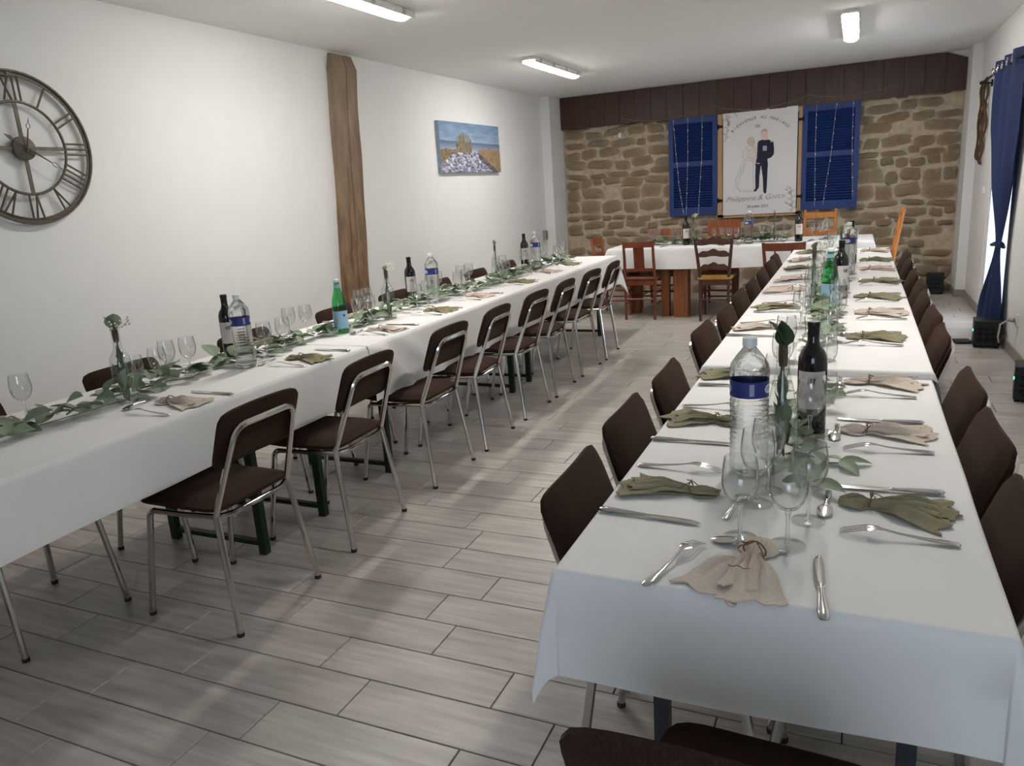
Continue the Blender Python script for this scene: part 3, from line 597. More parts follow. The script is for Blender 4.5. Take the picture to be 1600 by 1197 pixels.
def uplight(x, y, rz, sz, label, led=True):
    w, d, h = sz; r = E('stage_uplight', (x, y, 0), rz, label, 'spotlight', 'black stage boxes on floor')
    O('body', G().rbox((0, 0, h / 2 + .008), (w, d, h - .016), .012), 'plasticb', r)
    O('front_panel', G().box((0, -d / 2 - .002, h / 2), (w - .03, .005, h - .04)), 'grille', r)
    g = G()
    for i in range(3):
        for j in range(3): g.lathe([(.012, 0), (.016, .004), (.01, .008)], 10, (0, 0, 0)) if False else g.tube([((i - 1) * w * .24, -d / 2 - .004, h * .5 + (j - 1) * h * .2), ((i - 1) * w * .24, -d / 2 - .012, h * .5 + (j - 1) * h * .2)], [.017, .013], 8)
    O('lens_cluster', g, 'iron', r)
    O('side_handle', G().tube([(w / 2, -.03, h * .75), (w / 2 + .015, -.03, h * .75), (w / 2 + .015, .03, h * .75), (w / 2, .03, h * .75)], .006, 6), 'iron', r)
    for sx in (-1, 1):
        for sy in (-1, 1): O('foot', G().box((sx * (w / 2 - .02), sy * (d / 2 - .02), .004), (.025, .025, .008)), 'rubber', r)
    if led: O('indicator_led', G().box((-w / 2 - .002, -d * .2, h * .62), (.005, .018, .014)), 'led', r)
uplight(.825, 9.66, rad(-10), (.17, .12, .235), 'black stage box on floor in front of the stone wall', False)
uplight(.965, 6.86, rad(-4), (.18, .2, .215), 'black box with green led at foot of blue curtain')
uplight(1.0, 5.3, rad(-8), (.17, .2, .22), 'nearest black box with green light at right frame edge')
r_ = E('floor_plate', (.82, 6.99, 0), rad(10), 'flat black base plate on tiles beside curtain box', 'plate'); O('plate', G().rbox((0, 0, .008), (.13, .16, .014), .02), 'iron', r_); O('rubber_pad', G().box((0, 0, .0008), (.1, .12, .0014)), 'rubber', r_)

# ------------------------------------------------------------------ chairs
def pad(w, h, t, rc, bow=0., nu=12, nv=10, puff=.008):
    # rounded-corner cushion in the x (width) / z (height) plane, thickness along y
    def fn(side):
        def q(u, v):
            x, z = 2 * u - 1, 2 * v - 1; m = max(abs(x), abs(z)) or 1; e = 8.0; l = (abs(x / m) ** e + abs(z / m) ** e) ** (1 / e) or 1; X, Zz = x / l * w / 2, z / l * h / 2; d = max(abs(x), abs(z))
            edge = 1 if d < .999 else .35
            return (X * (1 if d < .999 else 1), side * (t / 2 * edge + puff * (1 - d ** 4)) + bow * (X / (w / 2)) ** 2, Zz)
        return q
    g = G().grid(fn(1), nu, nv); g2 = G().grid(fn(-1), nu, nv, True); N = len(g.v); g.add(g2.v, g2.f); n1 = nv + 1
    e = [i * n1 for i in range(nu + 1)] + [nu * n1 + j for j in range(1, nv + 1)] + [i * n1 + nv for i in range(nu - 1, -1, -1)] + [j for j in range(nv - 1, 0, -1)]
    for i in range(len(e)): j = (i + 1) % len(e); g.f.append((e[j], e[i], N + e[i], N + e[j]))
    return g
def canteen_chair():
    r = E('dining_chair', (0, 0, 0), 0, 'x', 'chair'); T = .0115
    J = (-.055, .18, .432)                                        # joint where leg, seat rail and back meet
    TOPX, TOPZ, TY = .062, .748, .142
    O('seat', pad(.385, .40, .034, .07, 0, 12, 12, .010).xf(Matrix.Translation((-.235, 0, .452)) @ Matrix.Rotation(rad(90), 4, 'Z') @ Matrix.Rotation(rad(90), 4, 'X')), 'fabric', r)
    lean = math.atan2(TOPX - J[0], TOPZ - J[2])
    O('backrest', pad(.395, .215, .028, .05, -.012, 12, 8, .008).xf(Matrix.Translation((.004, 0, .703)) @ Matrix.Rotation(lean, 4, 'Y') @ Matrix.Rotation(rad(90), 4, 'Z')), 'fabric', r)
    for s_ in (-1, 1):
        O('leg', G().tube([(.0, s_ * .213, .012), J[:1] + (s_ * J[1],) + J[2:]], T, 8), 'chrome', r)
        lg = [(-.435, s_ * .205, .012), (-.372, s_ * .187, .395)] + [(-.372 + .03 * (1 - cos(a)) + .0, s_ * .186, .395 + .026 * sin(a)) for a in (.5, 1.0, 1.5)]
        O('leg', G().tube(lg, T, 8), 'chrome', r)
        O('seat_rail', G().tube([(-.343, s_ * .186, .421), (-.2, s_ * .187, .424), J[:1] + (s_ * (J[1] + .004),) + J[2:]], T * .9, 8), 'chrome', r)
    rc = .05; bx = []
    for s_ in (-1, 1):
        pts = [(J[0], s_ * J[1], J[2])]; dz = TOPZ - J[2]
        kz = TOPZ - rc; kx = J[0] + (TOPX - J[0]) * (kz - J[2]) / dz
        pts.append((kx, s_ * (TY + .008), kz))
        for a in (pi / 8, pi / 4, 3 * pi / 8, pi / 2): pts.append((kx + (TOPX - kx) * sin(a), s_ * (TY + .008 - rc * (1 - cos(a))), kz + rc * sin(a)))
        bx.append(pts)
    O('back_frame', G().tube(bx[0] + bx[1][::-1], T, 8), 'chrome', r)
    O('cross_tube', G().tube([(-.06, -.178, .425), (-.035, -.12, .424), (-.03, 0, .424), (-.035, .12, .424), (-.06, .178, .425)], T * .85, 7), 'chrome', r)
    for c in list(r.children):
        if c.name.startswith('leg'):
            p = c.data.vertices; lo = [q.co for q in p if q.co.z < .03]; cx = sum(q.x for q in lo) / len(lo); cy = sum(q.y for q in lo) / len(lo)
            O('foot_cap', G().lathe([(.0128, 0), (.0128, .014)], 8, (cx, cy, 0)), 'rubber', c)
    return r
CH = canteen_chair(); used = [False]
def chair(x, y, rz, label, group):
    if not used[0]: used[0] = True; CH.location = (x, y, 0); CH.rotation_euler = (0, 0, rz); CH['label'] = label; CH['group'] = group; return CH
    return dup(CH, (x, y, 0), rz, label, group)
rc_ = random.Random(5); jit = lambda a=.03: rc_.uniform(-a, a)
for i, (y, a) in enumerate(((1.92, 0), (2.58, 2), (3.296, 0), (3.87, 3), (4.47, 0), (5.02, 2), (5.62, -1), (6.2, 3))):
    chair(-1.90, y, rad(a), f'brown upholstered chrome chair, {ORD[i]} from the front on left table aisle side', 'chairs along the aisle side of the left table')
for i, y in enumerate((1.55, 2.29, 3.06, 3.86, 4.55, 5.2, 5.85, 6.5)):
    chair(-2.955, y, pi + jit(), f'brown chrome chair between left table and wall, {ORD[i]} from the front', 'chairs along the wall side of the left table')
for i, (y, x) in enumerate(((1.57, -.55), (2.08, -.568), (2.58, -.555), (3.38, -.575), (3.87, -.55), (4.43, -.56), (4.92, -.55), (5.46, -.55), (6.02, -.55), (6.47, -.56))):
    chair(x, y, pi + jit(.03), f'brown chrome chair, {ORD[i]} from the front on right table aisle side', 'chairs along the aisle side of the right table')
for i, (y, x) in enumerate(((1.60, .280), (2.10, .295), (2.57, .300), (3.355, .290), (3.81, .295), (4.31, .290), (4.76, .305), (5.245, .295), (5.93, .305), (6.42, .315))):
    chair(x, y, jit(.03), f'brown chrome chair, {ORD[i]} from the front on right table door side', 'chairs along the door side of the right table')
chair(-.115, .775, rad(-93), 'brown chrome chair at near end of the right table, back to viewer', 'end chair')

def wood_chair(name, loc, rz, label, style, mat, w0, w1, h, seat='wood', d=.38, lean=.05):
    # forward = +y, rear feet on y = 0
    r = E(name, loc, rz, label, 'chair'); sz = .44; t = .034
    for s_ in (-1, 1):
        O('leg', G().tube([(s_ * w0 / 2, .0, 0), (s_ * (w0 + .01) / 2, .015, sz), (s_ * (w0 + w1) / 4, .005 - lean * .4, (sz + h) / 2), (s_ * w1 / 2, -lean, h)], [.016, .019, .018, .015], 6), mat, r)
        O('leg', G().tube([(s_ * (w0 / 2 + .02), d, 0), (s_ * (w0 / 2 + .02), d, sz - .03)], [.014, .019], 6), mat, r)
        for zz in (.16, .28): O('stretcher', G().tube([(s_ * (w0 / 2 + .003), .01, zz), (s_ * (w0 / 2 + .02), d, zz)], .009, 6), mat, r)
    for zz in (.22,): O('stretcher', G().tube([(-w0 / 2, .008, zz), (w0 / 2, .008, zz)], .010, 6), mat, r)
    O('stretcher', G().tube([(-w0 / 2 - .01, d, .2), (w0 / 2 + .01, d, .2)], .010, 6), mat, r)
    O('apron', G().box((0, d, sz - .045), (w0 + .02, .02, .05)).box((0, .012, sz - .045), (w0 - .02, .02, .05)), mat, r)
    O('seat', G().rbox((0, d / 2 + .01, sz), (w0 + .07, d + .03, .032), .03), 'rush' if seat == 'rush' else mat, r)
    def at(z): t_ = max(0, (z - sz) / (h - sz)); return .015 - (.015 + lean) * t_, w0 + (w1 - w0) * t_
    def slat(z, hh, wave, th=.018, rise=0., curve=.03):
        y, w = at(z); n_ = 14
        def fn(u, v):
            x = (2 * u - 1); e = wave * (.5 * cos(x * 3 * pi) + .5 * cos(x * pi)) + rise * (1 - x * x); lo = -hh / 2 + wave * .25 * cos(x * 2 * pi) + rise * (1 - x * x) * .6
            return (x * w / 2, y - curve * (1 - x * x) + th / 2 * -1, z + lo + (hh + e - rise * 0 - (lo + hh / 2)) * v)
        return G().solid(fn, n_, 1, (0, th, 0))
    if style == 'splat':
        for z, hh in ((h - .035, .06), (.535, .03)): O('back_rail', slat(z, hh, 0, curve=.0), mat, r)
        y0, _ = at(.55); y1, _ = at(h - .06); O('splat', G().add([(-.055, y0, .55), (.055, y0, .55), (.055, y1, h - .06), (-.055, y1, h - .06), (-.055, y0 + .012, .55), (.055, y0 + .012, .55), (.055, y1 + .012, h - .06), (-.055, y1 + .012, h - .06)], [(0, 1, 2, 3), (7, 6, 5, 4), (0, 4, 5, 1), (1, 5, 6, 2), (2, 6, 7, 3), (3, 7, 4, 0)]), mat, r)
    elif style == 'ladder':
        for z in (h - .045, h - .165, h - .30): O('back_slat', slat(z, .05, .018, rise=.022), mat, r)
    elif style == 'bistro':
        O('top_rail', slat(h - .04, .075, 0, .022, .0, .05), mat, r)
        for s_ in (-.5, .5):
            y0, w = at(h - .05); O('spindle', G().tube([(s_ * w0 * .42, .015, sz), (s_ * w * .42, y0 - .035, h - .05)], .008, 6), mat, r)
    elif style == 'flare':
        O('top_rail', slat(h - .045, .075, .0, .02, .0, .04), mat, r); O('back_rail', slat(h - .2, .04, 0, .018, 0, .03), mat, r)
    elif style == 'panel':
        O('back_panel', slat(h - .11, .22, .0, .02, .012, .03), mat, r)
    elif style == 'flat':
        for z, hh in ((h - .06, .055), (h - .24, .055), (h - .42, .055)): O('back_slat', slat(z, hh, 0, .018, 0, .0), mat, r)
    return r
wood_chair('wooden_chair', (-2.09, 7.90, 0), rad(2), 'red-brown wooden chair with flat central splat, pushed under head table', 'splat', 'mahog', .31, .31, .838)
wood_chair('ladder_back_chair', (-1.305, 7.85, 0), 0, 'dark ladder-back chair with wavy slats and woven rush seat', 'ladder', 'walnut', .275, .37, .845, 'rush')
wood_chair('bistro_chair', (-.635, 7.82, 0), rad(-2), 'reddish bentwood chair with wide curved top rail beside right table', 'bistro', 'mahog', .33, .38, .785)
wood_chair('wooden_chair', (-2.07, 9.02, 0), pi, 'chestnut chair with curved rail behind head table, below left shutter', 'flare', 'brickwood', .34, .40, .885)
wood_chair('wooden_chair', (-1.40, 9.05, 0), pi, 'brown chair with solid back panel behind head table, under banner', 'panel', 'brickwood', .32, .35, .945)
wood_chair('wooden_chair', (-.37, 9.02, 0), pi, 'orange slat-back chair behind head table under the right shutter', 'flat', 'orangewood', .31, .31, 1.02)
wood_chair('wooden_chair', (.33, 8.3, 0), rad(90), 'orange slat-back chair seen edge-on at right end of head table', 'flat', 'orangewood', .31, .31, 1.03, lean=.07)
wood_chair('wooden_chair', (-2.66, 8.36, 0), rad(-90), 'chestnut chair seen side-on at left end of head table', 'flare', 'brickwood', .32, .34, .86)

# ------------------------------------------------------------------ tables and cloths
def drape(name, x0, x1, y0, y1, zt, hangs, label, seed=0, wave=.008, flare=.35, fold=None):
    # hangs: (left, right, near, far)
    hl, hr, hn, hf = hangs; q = random.Random(seed); o = q.uniform(0, 40); R = .014
    def axis(lo, hi, a, b2, step):
        L = []
        for h_, sgn, base in ((a, -1, lo), (b2, 1, hi)):
            seq = []
            if h_ > 0:
                m = max(2, int(h_ / .028)); seq = [base + sgn * h_ * i / m for i in range(1, m + 1)] + [base + sgn * k for k in (.004, .009)]
            L += seq
        m = max(2, int((hi - lo) / step)); L += [lo + (hi - lo) * i / m for i in range(m + 1)]
        return sorted(set(round(v, 4) for v in L))
    X = axis(x0, x1, hl, hr, .06); Y = axis(y0, y1, hn, hf, .05); v = []
    for a in X:
        for b2 in Y:
            dx = a - x1 if a > x1 else (a - x0 if a < x0 else 0); dy = b2 - y1 if b2 > y1 else (b2 - y0 if b2 < y0 else 0)
            bx, by = min(max(a, x0), x1), min(max(b2, y0), y1); s_ = sqrt(dx * dx + dy * dy)
            if s_ == 0: z = zt + .0012 * noise.noise((a * 2.5 + o, b2 * 2.5, 0)) - .0012; v.append((a, b2, z)); continue
            ang = min(s_ / R, pi / 2); out = R * sin(ang); dn = R * (1 - cos(ang)) + max(0, s_ - R * pi / 2)
            ux, uy = dx / s_, dy / s_; al = by if dx else bx
            wv = wave * min(1, dn / .12) * (sin(al * 9 + o) * .6 + noise.noise((al * 4, o, 0)) * 1.1 + .5) + .012 * min(1, dn / .2)
            both = min(abs(dx), abs(dy)); fl_ = flare * both
            if fold and dx > 0: wv += .034 * math.exp(-((by - fold - dn * .9) / .05) ** 2) * min(1, dn / .05) + .024 * math.exp(-((by - fold - .22 - dn * 1.3) / .06) ** 2) * min(1, dn / .08)
            v.append((bx + ux * (out + wv) + math.copysign(fl_, dx) * (1 if dx else 0) * (1 if both else 0), by + uy * (out + wv) + math.copysign(fl_, dy) * (1 if both else 0), zt - dn - .006 * (1 + sin(al * 3 + o)) * min(1, dn / .2)))
    nY = len(Y); f = [(i * nY + j, (i + 1) * nY + j, (i + 1) * nY + j + 1, i * nY + j + 1) for i in range(len(X) - 1) for j in range(nY - 1)]
    return O(name, G().add(v, f), 'cloth', label=label, cat='tablecloth', group='white tablecloths', angle=75)
def table(name, x0, x1, y0, y1, zt, label, legs, legkind, mat, topmat='pine', apron=.04):
    r = E(name, ((x0 + x1) / 2, (y0 + y1) / 2, 0), 0, label, 'table'); cx, cy = (x0 + x1) / 2, (y0 + y1) / 2
    O('table_top', G().box((0, 0, zt - .014), (x1 - x0 - .01, y1 - y0 - .01, .024)), topmat, r)
    O('apron', G().box((0, (y1 - y0) / 2 - .06, zt - .05 - apron / 2 + .02), (x1 - x0 - .12, .02, apron)).box((0, -(y1 - y0) / 2 + .06, zt - .05 - apron / 2 + .02), (x1 - x0 - .12, .02, apron)), topmat, r)
    for L in legs:
        if legkind == 'trestle':      # steel folding trestle across the table at y, splayed feet
            y, = L; g = G(); hx = (x1 - x0) / 2 - .09
            for s_ in (-1, 1): O('leg', G().box((s_ * hx, y - cy, (zt - .03) / 2), (.038, .03, zt - .034)), mat, r)
            O('foot_bar', G().box((0, y - cy, .05), (2 * hx - .04, .025, .02)), mat, r)
            O('brace', G().tube([(-hx * .2, y - cy, zt - .05), (-hx * .2, y - cy + (.3 if y < cy else -.3), zt - .04)], .008, 6).tube([(hx * .9, y - cy, .38), (hx * .2, y - cy + (.28 if y < cy else -.28), zt - .05)], .008, 6).tube([(-hx * .9, y - cy, .38), (-hx * .2, y - cy + (.28 if y < cy else -.28), zt - .05)], .008, 6), mat, r)
        else:
            x, y, w = L; O('leg', G().box((x - cx, y - cy, (zt - .03) / 2), (w, w, zt - .032)), mat, r)
    return r
ZT = .752
LX0, LX1 = -2.875, -2.175
for i, (a, b2) in enumerate(((.35, 2.48), (2.52, 4.98), (5.02, 7.24))):
    table('folding_table', LX0, LX1, a, b2, ZT - .002, ('near', 'middle', 'far')[i] + ' folding table with dark green steel legs in the left row', ((a + .17 if i else a + .4,), (b2 - .24,)) if i != 1 else ((2.644,), (3.221,), (4.874,)), 'trestle', 'greensteel', 'plasticb' if False else 'pine')
drape('tablecloth', LX0, LX1, .3, 3.02, ZT, (.22, .235, 0, 0), 'white tablecloth on near part of the left table, by the clock', 1, .006)
drape('tablecloth', LX0 - .004, LX1 + .004, 3.0, 7.27, ZT + .002, (.25, .285, .0, .30), 'white tablecloth on far part of left table with pointed hanging corner', 2, .007, .3, 3.06)
RX0, RX1 = -.482, .236
table('trestle_table', RX0, RX1, 1.2, 2.72, ZT - .002, 'near grey steel trestle table under the right row', ((1.6,), (2.45,)), 'trestle', 'darksteel')
table('trestle_table', RX0, RX1, 2.76, 4.9, ZT + .022, 'middle steel trestle table under the right row', ((3.0,), (4.7,)), 'trestle', 'darksteel')
table('trestle_table', RX0, RX1, 4.94, 7.05, ZT + .022, 'far steel trestle table under the right row', ((5.2,), (6.85,)), 'trestle', 'darksteel')
drape('tablecloth', RX0, RX1, 1.19, 2.76, ZT, (.17, .17, .21, 0), 'white tablecloth on near end of right table, hanging towards the viewer', 3, .007, .16)
drape('tablecloth', RX0 - .004, RX1 + .004, 2.74, 7.07, ZT + .024, (.2, .2, .032, .25), 'long white tablecloth on far part of the right table', 4, .006)
table('head_table', -2.43, -1.05, 8.03, 8.72, ZT - .002, 'wooden head table with thick stained pine legs before stone wall', ((-2.26, 8.36, .11), (-1.87, 8.16, .085), (-1.69, 8.14, .15), (-1.2, 8.6, .07)), 'post', 'pine')
table('head_table', -.9, .12, 8.03, 8.72, ZT - .002, 'dark wooden head table at the right below the blue shutter', ((-.85, 8.6, .05), (.08, 8.1, .05), (.08, 8.6, .05), (-.85, 8.12, .05)), 'post', 'walnut', 'walnut')
drape('tablecloth', -2.46, -.62, 8.01, 8.73, ZT + .002, (.22, 0, .225, .2), 'white tablecloth on head table behind the wooden chairs', 5, .012, .3)
drape('tablecloth', -.66, .14, 8.0, 8.74, ZT + .008, (0, .2, .22, .2), 'white tablecloth on right end of head table below orange chair', 6, .01, .3)

# ------------------------------------------------------------------ tableware prototypes
GLASS_H = .168
def glass_proto():
    r = E('wine_glass', (0, 0, -5), 0, 'x', 'glass')
    bowl = [(.005, .072), (.018, .078), (.029, .092), (.0345, .110), (.0355, .128), (.0335, .148), (.0305, .168), (.0292, .168), (.0322, .148), (.0342, .128), (.0332, .110), (.0277, .094), (.016, .081), (.001, .0765)]
    O('bowl', G().lathe(bowl, 22, caps=False), 'glass', r)
    O('stem', G().lathe([(.0075, .005), (.0045, .016), (.0038, .040), (.0042, .060), (.0075, .074)], 10), 'solidglass', r)
    O('foot', G().lathe([(.033, 0), (.0335, .0015), (.030, .0032), (.015, .005), (.006, .0085)], 22), 'glass', r)
    return r
GP = glass_proto(); gused = [False]
def wineglass(x, y, z, label, group, s=1.0):
    if not gused[0]: gused[0] = True; r = GP; r.location = (x, y, z); r['label'] = label; r['group'] = group
    else: r = dup(GP, (x, y, z), random.uniform(0, 6), label, group)
    r.scale = (s, s, s); return r
def ends(n_):  # z profile of a fork lying tines-down
    return n_
FORK = G().loft([(-.102, 0, .003, .0035, .0012), (-.098, 0, .0035, .0085, .0018), (-.08, 0, .0045, .0095, .0022), (-.04, 0, .007, .0055, .0022), (0, 0, .0115, .0032, .002), (.025, 0, .0165, .0035, .0018), (.036, 0, .018, .0095, .0013), (.048, 0, .0175, .0132, .0011), (.055, 0, .0165, .0136, .001)])
for k in range(4):
    y = (k - 1.5) * .0080; FORK.loft([(.053, y * 1.0, .0165, .0024, .001), (.062, y, .0150, .0018, .001), (.095, y * .96, .006, .0015, .0009), (.103, y * .93, .0022, .0008, .0007)], 6)
FORK = FORK.mesh('fork', M['steel'], 60)
KNB = G().loft([(-.008, 0, .0042, .0045, .0028), (.0, 0, .0042, .0075, .0014), (.02, .0005, .004, .0088, .001), (.06, .0005, .0038, .0092, .0008), (.09, 0, .0036, .0085, .0008), (.108, -.002, .0036, .0048, .0007), (.114, -.0045, .0036, .001, .0005)]).mesh('blade', M['steel'], 60)
KNH = G().loft([(-.108, 0, .005, .004, .002), (-.104, 0, .005, .0092, .0042), (-.08, 0, .005, .0098, .0046), (-.04, 0, .0048, .007, .004), (-.012, 0, .0045, .0052, .0034), (-.006, 0, .0045, .0058, .0036)]).mesh('handle', M['steel'], 60)
SPN = G().loft([(-.085, 0, .0025, .003, .001), (-.08, 0, .003, .007, .0018), (-.05, 0, .005, .0055, .002), (-.01, 0, .0095, .003, .0018), (.012, 0, .010, .0045, .0015)])
SPN.solid(lambda u, v: (.010 + .05 * u, (2 * v - 1) * .0155 * sqrt(max(.02, 1 - (2 * u - 1) ** 2)) , .0105 - .0075 * u + .003 * (2 * u - 1) ** 2 * 0 - (.006 * (1 - (2 * u - 1) ** 2) * (1 - (2 * v - 1) ** 2)) * -.4), 10, 8, (0, 0, -.0012)); SPN = SPN.mesh('spoon', M['steel'], 60)
def napkin_geo(seed, big=1.0):
    q = random.Random(seed); o = q.uniform(0, 60); s0 = q.uniform(.28, .36); k = q.choice((1.3, 1.6, 2.0)); L = .165 * big
    def shape(s):
        if s < s0: t = (s0 - s) / s0; return .009 + .021 * sin(pi * min(1, t ** .75 * .92)), .008 + .010 * sin(pi * t)
        t = (s - s0) / (1 - s0); return .009 + .046 * t ** .75, .009 + .016 * sin(min(1, t * 1.2) * pi) + .003 * (1 - t)
    def sheet(lift, wf, ph, ang, len_=1.0):
        def fn(u, v):
            w, h = shape(u); w *= big * wf; x = (u - s0) * L * len_; c = 2 * v - 1
            tri = abs(((v * k + ph) % 1) * 2 - 1); z = lift + h * (.2 + .8 * tri ** 1.3) * (1 - .4 * abs(c) ** 3) + .008 * noise.noise((x * 24 + o, c * 1.6, ph))
            y = c * w * (1 + .1 * noise.noise((u * 4, o, 2)))
            if u > s0: x += sst(.6, 1, u) * (.020 * (abs(((v * 2 + ph) % 1) * 2 - 1) - .5) + .006 * noise.noise((c * 5 + o, 1, ph)))
            if u > s0: a = ang * sst(s0, s0 + .15, u); x, y = x * cos(a) - y * sin(a), x * sin(a) + y * cos(a)
            return (x + (s0 - .5) * L, y, max(.0032, z * .85))
        return fn
    a1 = q.uniform(.12, .34); g = G()
    g.solid(sheet(.0, .80, .1, -a1, q.uniform(.9, 1.05)), 18, 16, (0, 0, -.0026)); g.solid(sheet(.004, .72, .45, a1 * .8, q.uniform(.85, 1.0)), 18, 16, (0, 0, -.0026)); g.solid(sheet(.009, .48, .7, q.uniform(-.15, .15), q.uniform(.7, .9)), 16, 12, (0, 0, -.0024)); return g, (s0 - .5) * L
NAP = {}
for c in ('olive', 'beige', 'rosebeige'):
    NAP[c] = []
    for k in range(4):
        gg, xt = napkin_geo(20 + k * 3 + len(c), 1.36); me = gg.mesh('napkin', M[c], 60)
        tw = G().tube([(xt + .002 * sin(3 * t), .0185 * cos(t), .0145 + .0150 * sin(t)) for t in [i * 2 * pi / 14 for i in range(14)]], .0016, 5, True).tube([(xt, .004, .028), (xt + .012, .014, .022), (xt + .03, .024, .008)], .0012, 5).tube([(xt, -.002, .028), (xt + .010, -.012, .026), (xt - .004, -.024, .016), (xt - .012, -.03, .006)], .0012, 5)
        NAP[c].append((me, tw.mesh('twine', M['twine'], 60)))
rp = random.Random(9)
def put_nap(x, y, z, rz, c, k, label, group, s=1.0):
    me, tw = NAP[c][k % 4]; o = O('napkin', me, None, None, (x, y, z + .0008), (0, 0, rz), label, 'napkin', group, scale=(s, s, s)); O('twine', tw, None, o); return o
def put_fork(x, y, z, rz, label, group): return O('fork', FORK, None, None, (x, y, z + .0008), (0, 0, rz), label, 'fork', group)
def put_spoon(x, y, z, rz, label, group): return O('spoon', SPN, None, None, (x, y, z + .0008), (0, 0, rz), label, 'spoon', group)
def put_knife(x, y, z, rz, label, group):
    r = E('table_knife', (x, y, z + .0008), rz, label, 'knife', group); O('blade', KNB, None, r); O('handle', KNH, None, r); return r
# local +x is the tine / blade / fan end. Tines and blades point at the table centre.
CN = {'olive': 'olive green', 'beige': 'beige', 'rosebeige': 'rose beige'}
def settings(tname, side, rows, z, direction, nap_flip):
    # direction +1: centre of table lies at +x ; rows: (xn, yn, colour, yf, yk)
    for i, (x, y, c, yf, yk) in enumerate(rows):
        a = 0 if direction > 0 else pi; w = f'{ORD[i]} place on {side} of {tname}'
        if yf is not None: put_fork(x + rp.uniform(-.012, .012), yf, z, a + rp.uniform(-.09, .09), f'steel fork at the {w}', f'forks, {side} of {tname}')
        if yk is not None: put_knife(x + rp.uniform(-.015, .015), yk, z, a + rp.uniform(-.07, .07), f'steel table knife at {w}', f'knives, {side} of {tname}')
        put_nap(x, y, z, a + (pi if nap_flip else 0) + rp.uniform(-.12, .12), c, i + len(side), f'{CN[c]} tied napkin at {w}', f'napkins, {side} of {tname}')
ol, be, ro = 'olive', 'beige', 'rosebeige'
ZR, ZF, ZL = ZT, ZT + .024, ZT
settings('right table', 'door side', [(.097, 1.618, ol, 1.478, 1.719), (.093, 2.117, be, 1.978, 2.224), (.095, 2.645, be, 2.486, 2.735)], ZR, -1, True)
settings('far right table', 'door side', [(.085, 3.27, ol, 3.13, 3.37), (.114, 3.83, be, 3.69, 3.94), (.112, 4.33, ol, 4.2, 4.44), (.135, 4.94, ol, 4.8, 5.05), (.13, 5.56, ro, 5.42, 5.67), (.135, 6.08, ol, 5.95, 6.19), (.14, 6.78, ro, 6.6, 6.9)], ZF, -1, True)
settings('right table', 'aisle side', [(-.365, 1.6, ol, 1.739, 1.448), (-.383, 2.132, ol, 2.27, 1.942), (-.37, 2.66, ol, 2.715, 2.536)], ZR, 1, True)
settings('far right table', 'aisle side', [(-.375, 3.44, be, 3.56, 3.27), (-.35, 4.0, ol, 4.13, 3.87), (-.365, 4.6, ro, 4.74, 4.48), (-.35, 5.08, ro, 5.22, 4.95), (-.345, 5.66, ol, 5.8, 5.52), (-.355, 6.2, be, 6.34, 6.07), (-.335, 6.78, ol, 6.9, 6.65)], ZF, 1, True)
# place laid at the near end of the right table
put_fork(-.283, 1.262, ZR, rad(72), 'steel fork lying alone at the near left end of right table', 'cutlery at the near end'); put_knife(-.031, 1.25, ZR, rad(95), 'shining steel knife pointing away at near end of right table', 'cutlery at the near end'); put_spoon(-.175, 1.372, ZR, rad(172), 'small steel spoon lying crosswise above the end napkin', 'cutlery at the near end')
me, tw = NAP['beige'][1]; o = put_nap(-.155, 1.275, ZR, rad(-98), be, 1, 'beige napkin with embroidered name at near end of right table', 'end napkin', 1.12)
O('embroidery', G().tube([(.045 + .003 * sin(i * 1.3), -.016 + .004 * i, .0285 + .0005 * (i % 2)) for i in range(9)], .0009, 4), 'ink', o)
for i, (x, y, a) in enumerate(((-.035, 1.60, -92), (-.21, 1.56, 80), (-.03, 2.09, -92), (-.03, 2.62, -90), (-.03, 3.35, -90))): put_spoon(x, y, ZR if y < 2.7 else ZF, rad(a), f'dessert spoon, {ORD[i]} along the middle of right table', 'dessert spoons on the right table')
rows = [(-2.279, 1.955, be, 1.819, 2.105), (-2.282, 2.70, ol, 2.562, 2.886), (-2.313, 3.395, be, 3.268, 3.549), (-2.32, 4.015, ol, 3.863, 4.13), (-2.345, 4.61, ro, 4.441, 4.742), (-2.345, 5.335, ol, 5.172, 5.44), (-2.37, 5.97, ro, 5.84, 6.07), (-2.39, 6.515, ol, 6.38, 6.65)]
settings('left table', 'aisle side', rows, ZL, -1, True)
settings('left table', 'wall side', [(-2.765, 1.60, be, 1.752, 1.47), (-2.785, 2.32, be, 2.47, 2.19), (-2.775, 3.02, ol, 3.19, 2.86), (-2.775, 3.75, be, 3.88, 3.6), (-2.775, 4.5, ro, 4.63, 4.37), (-2.775, 5.2, be, 5.34, 5.07), (-2.775, 5.9, ol, 6.03, 5.77), (-2.775, 6.55, be, 6.68, 6.42)], ZL, 1, True)
for i, y in enumerate((1.95, 2.66, 3.36)): put_spoon(-2.44, y - .06, ZL, rad(-80), f'dessert spoon, {ORD[i]} from the front on left table', 'dessert spoons on the left table')
